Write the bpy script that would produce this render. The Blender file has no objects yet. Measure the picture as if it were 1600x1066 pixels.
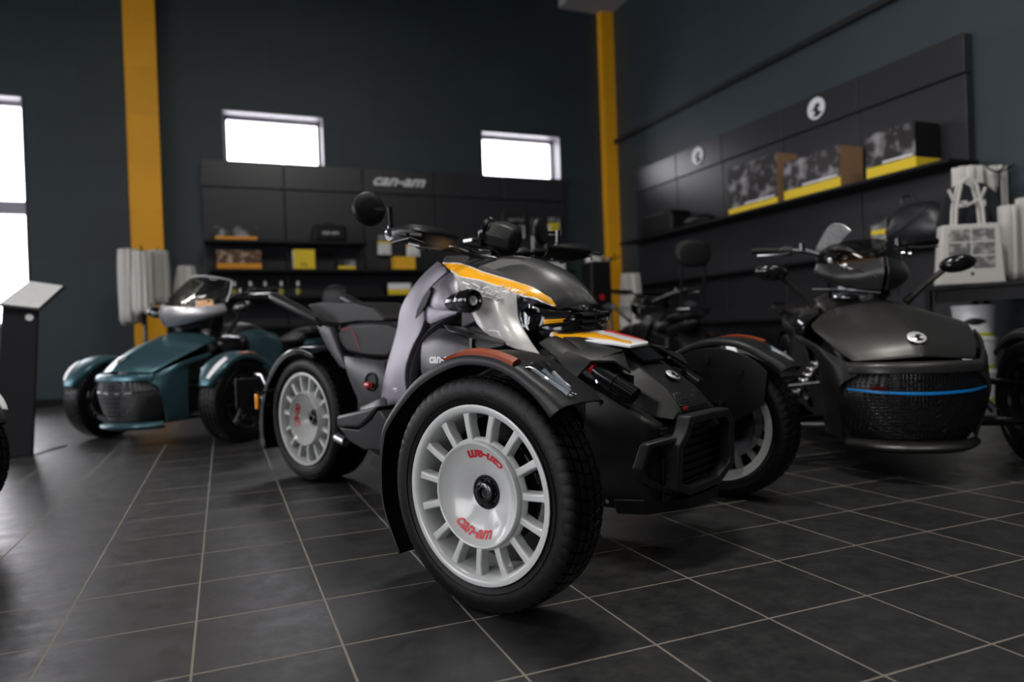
import bpy, bmesh, math, random
from mathutils import Vector, Matrix
random.seed(7)
PI = math.pi
C = bpy.context.scene.collection

# ------------------------------------------------------------------ camera
T = 0.30                                   # floor tile module
CAMH = 2.19103384 * T
YAW, PITCH, ROLL = 3.88031233e-01, -7.11518931e-03, -3.51969870e-02
FPX = 1106.46
fw = Vector((math.cos(PITCH)*math.sin(YAW), math.cos(PITCH)*math.cos(YAW), math.sin(PITCH)))
rt = Vector((math.cos(YAW), -math.sin(YAW), 0))
up = rt.cross(fw)
rr = rt*math.cos(ROLL) + up*math.sin(ROLL)
uu = -rt*math.sin(ROLL) + up*math.cos(ROLL)
CAM = Vector((0, 0, CAMH))
cd = bpy.data.cameras.new('camera'); cam = bpy.data.objects.new('camera', cd); C.objects.link(cam)
cam.matrix_world = Matrix(((rr.x, uu.x, -fw.x, CAM.x), (rr.y, uu.y, -fw.y, CAM.y), (rr.z, uu.z, -fw.z, CAM.z), (0, 0, 0, 1)))
cd.sensor_width = 36; cd.lens = FPX/1600*36; cd.clip_start = 0.05; cd.clip_end = 200
cd.dof.use_dof = True; cd.dof.focus_distance = 1.78; cd.dof.aperture_fstop = 1.9
bpy.context.scene.camera = cam

# ------------------------------------------------------------------ light
sc = bpy.context.scene
sc.view_settings.view_transform = 'Standard'; sc.view_settings.look = 'None'
sc.view_settings.gamma = 1; sc.view_settings.use_curve_mapping = False
sc.view_settings.exposure = 1.0
w = bpy.data.worlds.new('overcast_sky'); sc.world = w; w.use_nodes = True
bg = w.node_tree.nodes['Background']; bg.inputs[0].default_value = (0.96, 0.94, 1.0, 1); bg.inputs[1].default_value = 4.4

def portal(x, y, z, sx, sz, rot):
    l = bpy.data.lights.new('daylight_opening', 'AREA'); l.shape = 'RECTANGLE'; l.size = sx; l.size_y = sz
    l.cycles.is_portal = True
    o = bpy.data.objects.new('daylight_opening', l); o.location = (x, y, z); o.rotation_euler = rot; C.objects.link(o)

# room limits
XL, XR, YB, YF, ZC = -6.4, 6.02, 10.07, -5.0, 6.1
LAMPS = [(-2.2, -1.5, 16), (1.6, -1.5, 20), (-2.2, 2.5, 34), (1.2, 2.3, 75), (4.0, 1.0, 20), (1.6, 6.0, 8)]
# openings: (name, wall, a0, a1, z0, z1)
WIN = [('window_1', 'back', -6.1, -2.12, 0.98, 3.74),
       ('window_2', 'back', 0.10, 1.40, 3.085, 3.78),
       ('window_3', 'back', 3.73, 5.05, 3.085, 3.78),
       ('window_4', 'left', -3.6, -0.6, 0.10, 3.4),
       ('window_5', 'left', 0.6, 3.6, 0.10, 3.4),
       ('window_6', 'left', 4.8, 8.4, 0.98, 3.4)]
for n, wl, a0, a1, z0, z1 in WIN:
    m, h = (a0+a1)/2, (z0+z1)/2
    if wl == 'back': portal(m, YB+0.34, h, a1-a0, z1-z0, (-PI/2, 0, 0))
    if wl == 'left': portal(XL-0.34, m, h, z1-z0, a1-a0, (0, -PI/2, 0))
    if wl == 'front': portal(m, YF-0.34, h, a1-a0, z1-z0, (PI/2, 0, 0))

# ceiling lamps of the showroom: each box gives off its own light
def ceiling_lamp(i, x, y, power=70):
    me = bpy.data.meshes.new('lamp_box')
    vs = [(a, b, c) for c in (0, .06) for b in (-.16, .16) for a in (-.65, .65)]
    me.from_pydata(vs, [], [(0, 2, 3, 1), (4, 5, 7, 6), (0, 1, 5, 4), (2, 6, 7, 3), (0, 4, 6, 2), (1, 3, 7, 5)])
    o = bpy.data.objects.new('ceiling_lamp', me); C.objects.link(o); o.location = (x, y, ZC-.30)
    o['label'] = 'white rectangular ceiling lamp hanging under the dark ceiling'; o['category'] = 'lamp'; o['group'] = 'ceiling lamps'
    m = bpy.data.materials.get('lamp_white') or bpy.data.materials.new('lamp_white'); m.use_nodes = True
    m.node_tree.nodes['Principled BSDF'].inputs['Base Color'].default_value = (.7, .7, .7, 1); me.materials.append(m)
    l = bpy.data.lights.new('lamp_light', 'AREA'); l.shape = 'RECTANGLE'; l.size = 1.2; l.size_y = .28; l.energy = power; l.color = (1, .97, .92)
    q = bpy.data.objects.new('lamp_light', l); q.parent = o; q.location = (0, 0, -.005); C.objects.link(q)
for k_, (lx, ly, lp) in enumerate(LAMPS): ceiling_lamp(k_, lx, ly, lp)

# ------------------------------------------------------------------ materials
def nmat(name):
    m = bpy.data.materials.new(name); m.use_nodes = True
    return m, m.node_tree, m.node_tree.nodes['Principled BSDF']
MATS = {}
def mat(name, col, rough=0.5, metal=0.0, noise=0.08, nscale=40, bump=0.0, bscale=300, coat=0.0, spec=0.5, emit=None, trans=0, sheen=0, rvar=0.0):
    if name in MATS: return MATS[name]
    m, nt, b = nmat(name)
    N, L = nt.nodes, nt.links
    tc = N.new('ShaderNodeTexCoord')
    nz = N.new('ShaderNodeTexNoise'); nz.inputs['Scale'].default_value = nscale; nz.inputs['Detail'].default_value = 3
    L.new(tc.outputs['Object'], nz.inputs['Vector'])
    mx = N.new('ShaderNodeMix'); mx.data_type = 'RGBA'
    mx.inputs['A'].default_value = (*[c*(1-noise) for c in col], 1)
    mx.inputs['B'].default_value = (*[min(1, c*(1+noise)) for c in col], 1)
    L.new(nz.outputs['Fac'], mx.inputs['Factor']); L.new(mx.outputs['Result'], b.inputs['Base Color'])
    b.inputs['Roughness'].default_value = rough; b.inputs['Metallic'].default_value = metal
    b.inputs['Specular IOR Level'].default_value = spec
    b.inputs['Coat Weight'].default_value = coat; b.inputs['Coat Roughness'].default_value = 0.05
    b.inputs['Sheen Weight'].default_value = sheen
    if rvar:
        mr = N.new('ShaderNodeMapRange'); mr.inputs['To Min'].default_value = max(0, rough-rvar); mr.inputs['To Max'].default_value = rough+rvar
        L.new(nz.outputs['Fac'], mr.inputs['Value']); L.new(mr.outputs['Result'], b.inputs['Roughness'])
    if bump:
        n2 = N.new('ShaderNodeTexNoise'); n2.inputs['Scale'].default_value = bscale
        L.new(tc.outputs['Object'], n2.inputs['Vector'])
        bp = N.new('ShaderNodeBump'); bp.inputs['Strength'].default_value = bump; bp.inputs['Distance'].default_value = 0.002
        L.new(n2.outputs['Fac'], bp.inputs['Height']); L.new(bp.outputs['Normal'], b.inputs['Normal'])
    if emit:
        b.inputs['Emission Color'].default_value = (*emit[:3], 1); b.inputs['Emission Strength'].default_value = emit[3]
    if trans: b.inputs['Transmission Weight'].default_value = trans
    MATS[name] = m
    return m

def glass_mat(name, tint=(1, 1, 1), refl=0.12, rough=0.02, edge=0.9):
    if name in MATS: return MATS[name]
    m = bpy.data.materials.new(name); m.use_nodes = True; nt = m.node_tree; N, L = nt.nodes, nt.links
    for n in list(N): N.remove(n)
    out = N.new('ShaderNodeOutputMaterial'); mix = N.new('ShaderNodeMixShader')
    tr = N.new('ShaderNodeBsdfTransparent'); tr.inputs[0].default_value = (*tint, 1)
    gl = N.new('ShaderNodeBsdfGlossy'); gl.inputs['Roughness'].default_value = rough
    fr = N.new('ShaderNodeLayerWeight'); fr.inputs['Blend'].default_value = 0.25
    mr = N.new('ShaderNodeMapRange'); mr.inputs['To Min'].default_value = refl; mr.inputs['To Max'].default_value = edge
    L.new(fr.outputs['Fresnel'], mr.inputs['Value']); L.new(mr.outputs['Result'], mix.inputs[0])
    L.new(tr.outputs[0], mix.inputs[1]); L.new(gl.outputs[0], mix.inputs[2]); L.new(mix.outputs[0], out.inputs[0])
    MATS[name] = m
    return m

def floor_mat():
    m, nt, b = nmat('slate_tile'); N, L = nt.nodes, nt.links
    tc = N.new('ShaderNodeTexCoord'); mp = N.new('ShaderNodeMapping')
    mp.inputs['Location'].default_value = (-0.5184822, -1.2632282, 0)
    L.new(tc.outputs['Object'], mp.inputs['Vector'])
    br = N.new('ShaderNodeTexBrick'); br.offset = 0; br.squash = 1
    br.inputs['Scale'].default_value = 1; br.inputs['Brick Width'].default_value = T; br.inputs['Row Height'].default_value = T
    br.inputs['Mortar Size'].default_value = 0.0027; br.inputs['Mortar Smooth'].default_value = 0.15; br.inputs['Bias'].default_value = 0
    br.inputs['Color1'].default_value = (0, 0, 0, 1); br.inputs['Color2'].default_value = (1, 1, 1, 1); br.inputs['Mortar'].default_value = (.5, .5, .5, 1)
    L.new(mp.outputs[0], br.inputs['Vector'])
    n1 = N.new('ShaderNodeTexNoise'); n1.inputs['Scale'].default_value = 4; n1.inputs['Detail'].default_value = 8; n1.inputs['Roughness'].default_value = .7
    n2 = N.new('ShaderNodeTexNoise'); n2.inputs['Scale'].default_value = 90; n2.inputs['Detail'].default_value = 6
    n3 = N.new('ShaderNodeTexNoise'); n3.inputs['Scale'].default_value = 14; n3.inputs['Detail'].default_value = 8; n3.inputs['Roughness'].default_value = .75
    for n in (n1, n2, n3): L.new(tc.outputs['Object'], n.inputs['Vector'])
    cr = N.new('ShaderNodeValToRGB'); cr.color_ramp.elements[0].position = .3; cr.color_ramp.elements[1].position = .75
    cr.color_ramp.elements[0].color = (.010, .010, .0105, 1); cr.color_ramp.elements[1].color = (.026, .0255, .026, 1)
    L.new(n1.outputs['Fac'], cr.inputs[0])
    # per tile tone
    tl = N.new('ShaderNodeMix'); tl.data_type = 'RGBA'; tl.blend_type = 'MULTIPLY'; tl.inputs['Factor'].default_value = .35
    L.new(cr.outputs[0], tl.inputs['A']); L.new(br.outputs['Color'], tl.inputs['B'])
    # scuffs and light scratches worn into the tile
    wv = N.new('ShaderNodeMapping'); wv.inputs['Scale'].default_value = (3, 26, 1); wv.inputs['Rotation'].default_value = (0, 0, .7)
    n4 = N.new('ShaderNodeTexNoise'); n4.inputs['Scale'].default_value = 3.2; n4.inputs['Detail'].default_value = 10; n4.inputs['Roughness'].default_value = .8
    L.new(tc.outputs['Object'], wv.inputs[0]); L.new(wv.outputs[0], n4.inputs['Vector'])
    sr = N.new('ShaderNodeValToRGB'); sr.color_ramp.elements[0].position = .60; sr.color_ramp.elements[1].position = .80
    sr.color_ramp.elements[0].color = (0, 0, 0, 1); sr.color_ramp.elements[1].color = (.35, .35, .35, 1)
    L.new(n4.outputs['Fac'], sr.inputs[0])
    sx = N.new('ShaderNodeMix'); sx.data_type = 'RGBA'; sx.inputs['B'].default_value = (.09, .085, .08, 1)
    L.new(sr.outputs[0], sx.inputs['Factor']); L.new(tl.outputs['Result'], sx.inputs['A'])
    gx = N.new('ShaderNodeMix'); gx.data_type = 'RGBA'
    gn = N.new('ShaderNodeValToRGB'); gn.color_ramp.elements[0].color = (.09, .075, .06, 1); gn.color_ramp.elements[1].color = (.24, .205, .16, 1)
    L.new(n3.outputs['Fac'], gn.inputs[0])
    L.new(br.outputs['Fac'], gx.inputs['Factor']); L.new(sx.outputs['Result'], gx.inputs['A']); L.new(gn.outputs[0], gx.inputs['B'])
    L.new(gx.outputs['Result'], b.inputs['Base Color'])
    rr_ = N.new('ShaderNodeMapRange'); rr_.inputs['From Min'].default_value = .3; rr_.inputs['From Max'].default_value = .7
    rr_.inputs['To Min'].default_value = .30; rr_.inputs['To Max'].default_value = .50
    L.new(n3.outputs['Fac'], rr_.inputs['Value'])
    rm = N.new('ShaderNodeMix'); rm.inputs['B'].default_value = .9
    L.new(br.outputs['Fac'], rm.inputs['Factor']); L.new(rr_.outputs['Result'], rm.inputs['A']); L.new(rm.outputs['Result'], b.inputs['Roughness'])
    ad = N.new('ShaderNodeMath'); ad.operation = 'MULTIPLY_ADD'; ad.inputs[1].default_value = -1.2
    mm = N.new('ShaderNodeMath'); mm.operation = 'MULTIPLY'; mm.inputs[1].default_value = .35
    L.new(n2.outputs['Fac'], mm.inputs[0]); L.new(br.outputs['Fac'], ad.inputs[0]); L.new(mm.outputs[0], ad.inputs[2])
    a2 = N.new('ShaderNodeMath'); a2.operation = 'ADD'; L.new(ad.outputs[0], a2.inputs[0]); L.new(n3.outputs['Fac'], a2.inputs[1])
    bp = N.new('ShaderNodeBump'); bp.inputs['Strength'].default_value = .35; bp.inputs['Distance'].default_value = .0015
    L.new(a2.outputs[0], bp.inputs['Height']); L.new(bp.outputs['Normal'], b.inputs['Normal'])
    b.inputs['Specular IOR Level'].default_value = .9
    return m

def block_mat(name, col, rough=.55, line=.35):
    """painted concrete blockwork"""
    m, nt, b = nmat(name); N, L = nt.nodes, nt.links
    tc = N.new('ShaderNodeTexCoord'); sp = N.new('ShaderNodeSeparateXYZ'); L.new(tc.outputs['Object'], sp.inputs[0])
    ad = N.new('ShaderNodeMath'); ad.operation = 'ADD'; L.new(sp.outputs[0], ad.inputs[0]); L.new(sp.outputs[1], ad.inputs[1])
    cb = N.new('ShaderNodeCombineXYZ'); L.new(ad.outputs[0], cb.inputs[0]); L.new(sp.outputs[2], cb.inputs[1])
    br = N.new('ShaderNodeTexBrick'); br.inputs['Scale'].default_value = 1; br.inputs['Brick Width'].default_value = .9; br.inputs['Row Height'].default_value = .6
    br.inputs['Mortar Size'].default_value = .004; br.inputs['Mortar Smooth'].default_value = .5
    br.inputs['Color1'].default_value = (*[c*.93 for c in col], 1); br.inputs['Color2'].default_value = (*[c*1.07 for c in col], 1); br.inputs['Mortar'].default_value = (*[c*(1-line) for c in col], 1)
    L.new(cb.outputs[0], br.inputs['Vector'])
    nz = N.new('ShaderNodeTexNoise'); nz.inputs['Scale'].default_value = 1.4; nz.inputs['Detail'].default_value = 6; L.new(tc.outputs['Object'], nz.inputs['Vector'])
    mx = N.new('ShaderNodeMix'); mx.data_type = 'RGBA'; mx.blend_type = 'MULTIPLY'; mx.inputs['Factor'].default_value = .25
    L.new(br.outputs['Color'], mx.inputs['A']); L.new(nz.outputs['Fac'], mx.inputs['B'])
    L.new(mx.outputs['Result'], b.inputs['Base Color'])
    bp = N.new('ShaderNodeBump'); bp.inputs['Strength'].default_value = .2; bp.inputs['Distance'].default_value = .004; bp.invert = True
    L.new(br.outputs['Fac'], bp.inputs['Height']); L.new(bp.outputs['Normal'], b.inputs['Normal'])
    b.inputs['Roughness'].default_value = rough
    return m

def mesh_mat(name, col=(.004, .004, .0045), scale=70):
    """hexagonal stamped grille plastic"""
    m, nt, b = nmat(name); N, L = nt.nodes, nt.links
    tc = N.new('ShaderNodeTexCoord'); v = N.new('ShaderNodeTexVoronoi'); v.feature = 'DISTANCE_TO_EDGE'; v.inputs['Scale'].default_value = scale; v.inputs['Randomness'].default_value = 0.1
    L.new(tc.outputs['Object'], v.inputs['Vector'])
    cr = N.new('ShaderNodeValToRGB'); cr.color_ramp.elements[0].position = .08; cr.color_ramp.elements[1].position = .16
    cr.color_ramp.elements[0].color = (*[c*2.2 for c in col], 1); cr.color_ramp.elements[1].color = (*[c*.3 for c in col], 1)
    L.new(v.outputs['Distance'], cr.inputs[0]); L.new(cr.outputs[0], b.inputs['Base Color'])
    bp = N.new('ShaderNodeBump'); bp.invert = True; bp.inputs['Strength'].default_value = .9; bp.inputs['Distance'].default_value = .006
    L.new(cr.outputs[0], bp.inputs['Height']); L.new(v.outputs['Distance'], bp.inputs['Height']); L.new(bp.outputs['Normal'], b.inputs['Normal'])
    b.inputs['Roughness'].default_value = .35
    MATS[name] = m
    return m

M_FLOOR = floor_mat()
M_WALL = block_mat('dark_teal_paint', (.0275, .044, .051))
M_YEL = block_mat('yellow_paint', (1.0, .46, .008), .5, .15)
M_CEIL = mat('ceiling_grey', (.05, .055, .06), .8)
M_FRAME = mat('white_window_frame', (.34, .33, .37), .45)
M_PANE = glass_mat('window_glass', (1, 1, 1), .03)
M_BLK = mat('black_plastic', (.006, .006, .0065), .42, spec=.3, bump=.15, bscale=900)
M_BLKG = mat('gloss_black', (.006, .006, .007), .16, coat=.2)
M_RUB = mat('tyre_rubber', (.0045, .0040, .0038), .42, spec=.18, bump=.2, bscale=500, noise=.15)
M_WHITE = mat('white_wheel_paint', (.50, .515, .50), .22, coat=.4, noise=.02)
M_GREY = mat('grey_metallic_paint', (.16, .15, .175), .42, metal=.55, noise=.03, rvar=.03)
M_GREY2 = mat('dark_grey_satin', (.030, .029, .033), .40, metal=.3, noise=.04)
M_HOOD = mat('charcoal_hood_paint', (.020, .0205, .021), .36, spec=.5, noise=.04)
M_BUMP = mat('bumper_plastic', (.017, .017, .018), .40, spec=.4, bump=.1, bscale=1200)
M_HOOD_LIT = mat('hood_facet_lit_tone', (.050, .050, .051), .40, spec=.5, noise=.04)  # hood paint lightened: the light this facet catches is put in its colour
M_MATTE = mat('matte_charcoal', (.0105, .0107, .011), .42, spec=.28, noise=.06, bump=.1, bscale=1200)
M_SILV = mat('silver_paint', (.36, .355, .35), .42, metal=.35, coat=.15, noise=.03)
M_YDEC = mat('yellow_vinyl', (.86, .40, .01), .25, coat=.3, noise=.04, nscale=8)
M_WDEC = mat('white_vinyl', (.8, .8, .8), .25, coat=.3, noise=.02)
M_RED = mat('red_paint', (.50, .015, .02), .3)
M_REDT = mat('red_lettering', (.55, .02, .03), .35)
M_AMB = mat('amber_reflector', (.27, .040, .004), .25, coat=.2, bump=.8, bscale=420)
M_ORG = mat('orange_lens', (.95, .33, .01), .2, coat=.5)
M_CHR = mat('chrome', (.75, .75, .76), .08, metal=1)
M_ALU = mat('brushed_aluminium', (.45, .45, .46), .3, metal=1)
M_STL = mat('dark_steel', (.10, .10, .105), .3, metal=1)
M_LENS = glass_mat('clear_lens', (.85, .88, .9), .05, .03, .6)
M_SMOKE = glass_mat('smoked_screen', (.50, .48, .46), .04, .03, .35)
M_CLEAR = glass_mat('clear_screen', (.90, .89, .87), .05, .02, .5)
M_SEAT = mat('black_vinyl', (.008, .0076, .0076), .42, spec=.22, bump=.25, bscale=700)
M_TEAL = mat('petrol_teal_paint', (.055, .125, .150), .33, metal=.55, noise=.03)
M_BLKM = mat('satin_black_paint', (.045, .044, .042), .36, metal=.6, noise=.03)
M_BLUE = mat('blue_trim', (.005, .22, .62), .3)
M_BRZ = mat('bronze_film', (.30, .16, .07), .25, metal=.6)
M_MESH = mesh_mat('hex_mesh')
M_PANEL = mat('dark_display_panel', (.022, .022, .026), .36, noise=.05, nscale=6)
M_HEAD = mat('header_panel', (.026, .026, .030), .32, noise=.05, nscale=5)
M_LETTER = mat('silver_lettering', (.80, .80, .82), .35)
M_CARD = mat('cardboard', (.30, .17, .085), .8)
M_FAB = mat('white_cotton', (.58, .565, .53), .85, noise=.06, nscale=30, bump=.4, bscale=400, sheen=.2)
M_TEE = mat('navy_cotton', (.012, .014, .018), .85)
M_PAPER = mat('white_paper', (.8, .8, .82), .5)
M_YBOX = mat('yellow_card', (.80, .58, .02), .45)
M_OBOX = mat('orange_card', (.80, .32, .01), .45)

def photo_mat(name, a, b_, scale, seed):
    """printed picture on packaging: soft blotches of tone"""
    if name in MATS: return MATS[name]
    m, nt, b = nmat(name); N, L = nt.nodes, nt.links
    tc = N.new('ShaderNodeTexCoord'); mp = N.new('ShaderNodeMapping'); mp.inputs['Location'].default_value = (seed, seed*.7, seed*1.3)
    nz = N.new('ShaderNodeTexNoise'); nz.inputs['Scale'].default_value = scale; nz.inputs['Detail'].default_value = 2
    cr = N.new('ShaderNodeValToRGB'); cr.color_ramp.elements[0].position = .48; cr.color_ramp.elements[1].position = .68
    cr.color_ramp.elements[0].color = (*a, 1); cr.color_ramp.elements[1].color = (*b_, 1)
    L.new(tc.outputs['Object'], mp.inputs[0]); L.new(mp.outputs[0], nz.inputs['Vector']); L.new(nz.outputs['Fac'], cr.inputs[0]); L.new(cr.outputs[0], b.inputs['Base Color'])
    b.inputs['Roughness'].default_value = .35
    MATS[name] = m
    return m
M_PIC = photo_mat('dark_printed_picture', (.02, .018, .018), (.30, .29, .30), 7, 3)
M_PIC2 = photo_mat('warm_printed_picture', (.10, .05, .03), (.55, .38, .25), 14, 5)
M_PIC3 = photo_mat('grey_printed_picture', (.16, .16, .15), (.55, .54, .52), 16, 1)

# ------------------------------------------------------------------ helpers
def empty(name, label=None, cat=None, loc=(0, 0, 0), rz=0, group=None):
    o = bpy.data.objects.new(name, None); C.objects.link(o); o.location = loc; o.rotation_euler = (0, 0, rz); o.empty_display_size = .1
    if label: tag(o, label, cat, group)
    return o
def tag(o, label=None, cat=None, group=None, kind=None):
    if label: o['label'] = label
    if cat: o['category'] = cat
    if group: o['group'] = group
    if kind: o['kind'] = kind
    return o
def mk(name, vs, fs, m, parent=None, smooth=True, ang=35, solid=0, bevel=0, bseg=2, sub=0, off=-1, loc=None):
    me = bpy.data.meshes.new(name); me.from_pydata([tuple(v) for v in vs], [], fs)
    bm = bmesh.new(); bm.from_mesh(me); bmesh.ops.remove_doubles(bm, verts=bm.verts, dist=1e-5)
    if not solid: bmesh.ops.recalc_face_normals(bm, faces=bm.faces)
    bm.to_mesh(me); bm.free()
    me.materials.append(m)
    if smooth:
        me.shade_smooth()
        if not sub and ang: me.set_sharp_from_angle(angle=math.radians(ang))
    o = bpy.data.objects.new(name, me); C.objects.link(o)
    if parent: o.parent = parent
    if loc: o.location = loc
    if solid:
        md = o.modifiers.new('thickness', 'SOLIDIFY'); md.thickness = solid; md.offset = off
    if bevel:
        md = o.modifiers.new('edge', 'BEVEL'); md.width = bevel; md.segments = bseg; md.limit_method = 'ANGLE'; md.angle_limit = math.radians(28)
        md.harden_normals = False
    if sub:
        md = o.modifiers.new('smooth', 'SUBSURF'); md.levels = sub; md.render_levels = sub
    return o
class MB:
    def __init__(s): s.v = []; s.f = []
    def add(s, vs, fs):
        b = len(s.v); s.v += [Vector(v) for v in vs]; s.f += [tuple(i+b for i in f) for f in fs]; return s
    def box(s, x0, x1, y0, y1, z0, z1):
        v = [(x, y, z) for z in (z0, z1) for y in (y0, y1) for x in (x0, x1)]
        return s.add(v, [(0, 2, 3, 1), (4, 5, 7, 6), (0, 1, 5, 4), (2, 6, 7, 3), (0, 4, 6, 2), (1, 3, 7, 5)])
    def tube(s, pts, r, n=10, cap=True):
        pts = [Vector(p) for p in pts]; rs = r if isinstance(r, (list, tuple)) else [r]*len(pts)
        vs = []; prev = None
        for i, p in enumerate(pts):
            d = (pts[min(i+1, len(pts)-1)]-pts[max(i-1, 0)]).normalized()
            a = Vector((0, 0, 1)) if prev is None else prev
            if abs(a.dot(d)) > .95: a = Vector((1, 0, 0))
            a = (a-d*a.dot(d)).normalized(); b = d.cross(a); prev = a
            for k in range(n):
                t = 2*PI*k/n; vs.append(p+(a*math.cos(t)+b*math.sin(t))*rs[i])
        fs = [(i*n+k, i*n+(k+1) % n, (i+1)*n+(k+1) % n, (i+1)*n+k) for i in range(len(pts)-1) for k in range(n)]
        if cap: fs += [tuple(range(n))[::-1], tuple(range((len(pts)-1)*n, len(pts)*n))]
        return s.add(vs, fs)
    def lathe(s, prof, n=48, closed=False, a0=0, a1=2*PI, c=(0, 0, 0)):
        """profile of (y, r) about the local y axis"""
        full = abs(a1-a0-2*PI) < 1e-6; m = n if full else n+1; k = len(prof); vs = []
        for i in range(m):
            t = a0+(a1-a0)*i/n
            vs += [(c[0]+r*math.cos(t), c[1]+y, c[2]+r*math.sin(t)) for y, r in prof]
        fs = []
        for i in range(n):
            j = (i+1) % m
            for q in range(k if closed else k-1):
                q2 = (q+1) % k; fs.append((i*k+q, i*k+q2, j*k+q2, j*k+q))
        return s.add(vs, fs)
    def prism(s, outline, d):
        """outline: list of 3d points; d: extrusion vector"""
        n = len(outline); d = Vector(d); a = [Vector(p) for p in outline]
        return s.add(a+[p+d for p in a], [tuple(range(n))[::-1], tuple(range(n, 2*n))]+[(i, (i+1) % n, (i+1) % n+n, i+n) for i in range(n)])
    def build(s, name, m, parent=None, **k): return mk(name, s.v, s.f, m, parent, **k)
def box(name, x0, x1, y0, y1, z0, z1, m, parent=None, **k):
    return MB().box(min(x0, x1), max(x0, x1), min(y0, y1), max(y0, y1), min(z0, z1), max(z0, z1)).build(name, m, parent, **k)
def sbox(name, c, d, m, parent=None, **k):
    return box(name, c[0]-d[0]/2, c[0]+d[0]/2, c[1]-d[1]/2, c[1]+d[1]/2, c[2]-d[2]/2, c[2]+d[2]/2, m, parent, **k)
def crom(pts, n):
    """Catmull-Rom resampling through every point, n steps per span"""
    if n <= 1 or len(pts) < 3: return [Vector(p) for p in pts]
    o = []
    for i in range(len(pts)-1):
        p1, p2 = Vector(pts[i]), Vector(pts[i+1])
        p0 = Vector(pts[i-1]) if i else p1*2-p2; p3 = Vector(pts[i+2]) if i+2 < len(pts) else p2*2-p1
        for k in range(n):
            t = k/n; o.append(.5*((2*p1)+(p2-p0)*t+(2*p0-5*p1+4*p2-p3)*t*t+(3*p1-p0-3*p2+p3)*t**3))
    return o+[Vector(pts[-1])]
def grid(name, rows, m, parent, solid=.004, sub=2, cap=False, bevel=.0012, **k):
    q = {0: 1, 1: 2, 2: 4}[sub]
    if sub:
        rows = [crom(r, q) for r in rows]
        rows = [list(r) for r in zip(*[crom(c, q) for c in zip(*rows)])]
    k.setdefault('ang', 40)
    return grid0(name, rows, m, parent, solid=solid, bevel=min(bevel, solid*.35) if solid else 0, **k)
def grid0(name, rows, m, parent, solid=.004, sub=0, **k):
    n = len(rows[0]); vs = [p for r in rows for p in r]
    fs = [(i*n+j, i*n+j+1, (i+1)*n+j+1, (i+1)*n+j) for i in range(len(rows)-1) for j in range(n-1)]
    return mk(name, vs, fs, m, parent, solid=solid, sub=sub, **k)
def mir(p): return Vector((p[0], -p[1], p[2]))
def symloft(name, stations, m, parent, sub=2, bevel=0, crease=None, **k):
    """stations: (x or per-point x, [(y,z) right half from top centre to bottom centre]) -> closed mirrored body"""
    rings = []
    for st in stations:
        x, pts = st[0], st[1]
        half = [Vector(((x if len(p) == 2 else p[2]), -p[0], p[1])) for p in pts]
        other = [mir(p) for p in half[1:-1]][::-1]
        rings.append(half+other)
    n = len(rings[0]); vs = [p for r in rings for p in r]
    fs = [(i*n+j, i*n+(j+1) % n, (i+1)*n+(j+1) % n, (i+1)*n+j) for i in range(len(rings)-1) for j in range(n)]
    fs += [tuple(range(n))[::-1], tuple(range((len(rings)-1)*n, len(rings)*n))]
    return mk(name, vs, fs, m, parent, sub=sub, bevel=bevel, **k)
def text(name, s, m, parent, size, place, shear=0.0, extr=.001, bold=0.0, spacing=1.0):
    """lettering; place maps (x, y, z) of the flat text (centred) to 3d"""
    cu = bpy.data.curves.new(name, 'FONT'); cu.body = s; cu.size = size; cu.extrude = extr; cu.shear = shear; cu.offset = bold
    cu.align_x = 'CENTER'; cu.align_y = 'CENTER'; cu.resolution_u = 3; cu.space_character = spacing
    t = bpy.data.objects.new(name, cu); C.objects.link(t)
    dg = bpy.context.evaluated_depsgraph_get(); me = bpy.data.meshes.new_from_object(t.evaluated_get(dg))
    bpy.data.objects.remove(t); bpy.data.curves.remove(cu)
    me.name = name
    me.materials.clear(); me.materials.append(m)
    for v in me.vertices: v.co = place(v.co.x, v.co.y, v.co.z)
    o = bpy.data.objects.new(name, me); C.objects.link(o)
    if parent: o.parent = parent
    return o
def copy_tree(o, parent=None):
    c = o.copy(); C.objects.link(c)
    if parent: c.parent = parent
    for ch in list(o.children): copy_tree(ch, c)
    return c
def ray(u, v): return fw + rr*((u-800)/FPX) - uu*((v-533)/FPX)
class Frame:
    """a vehicle's own axes: x forward, y to its left, z up, origin below the middle of the front axle"""
    def __init__(s, O, deg):
        a = math.radians(deg); s.O = Vector((O[0], O[1], 0)); s.a = a
        s.X = Vector((math.cos(a), math.sin(a), 0)); s.Y = Vector((-math.sin(a), math.cos(a), 0))
    def P(s, u, v, y):
        d = ray(u, v); t = ((s.O-CAM).dot(s.Y)+y)/d.dot(s.Y); p = CAM+d*t-s.O
        return Vector((p.dot(s.X), p.dot(s.Y), p.z))

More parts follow.
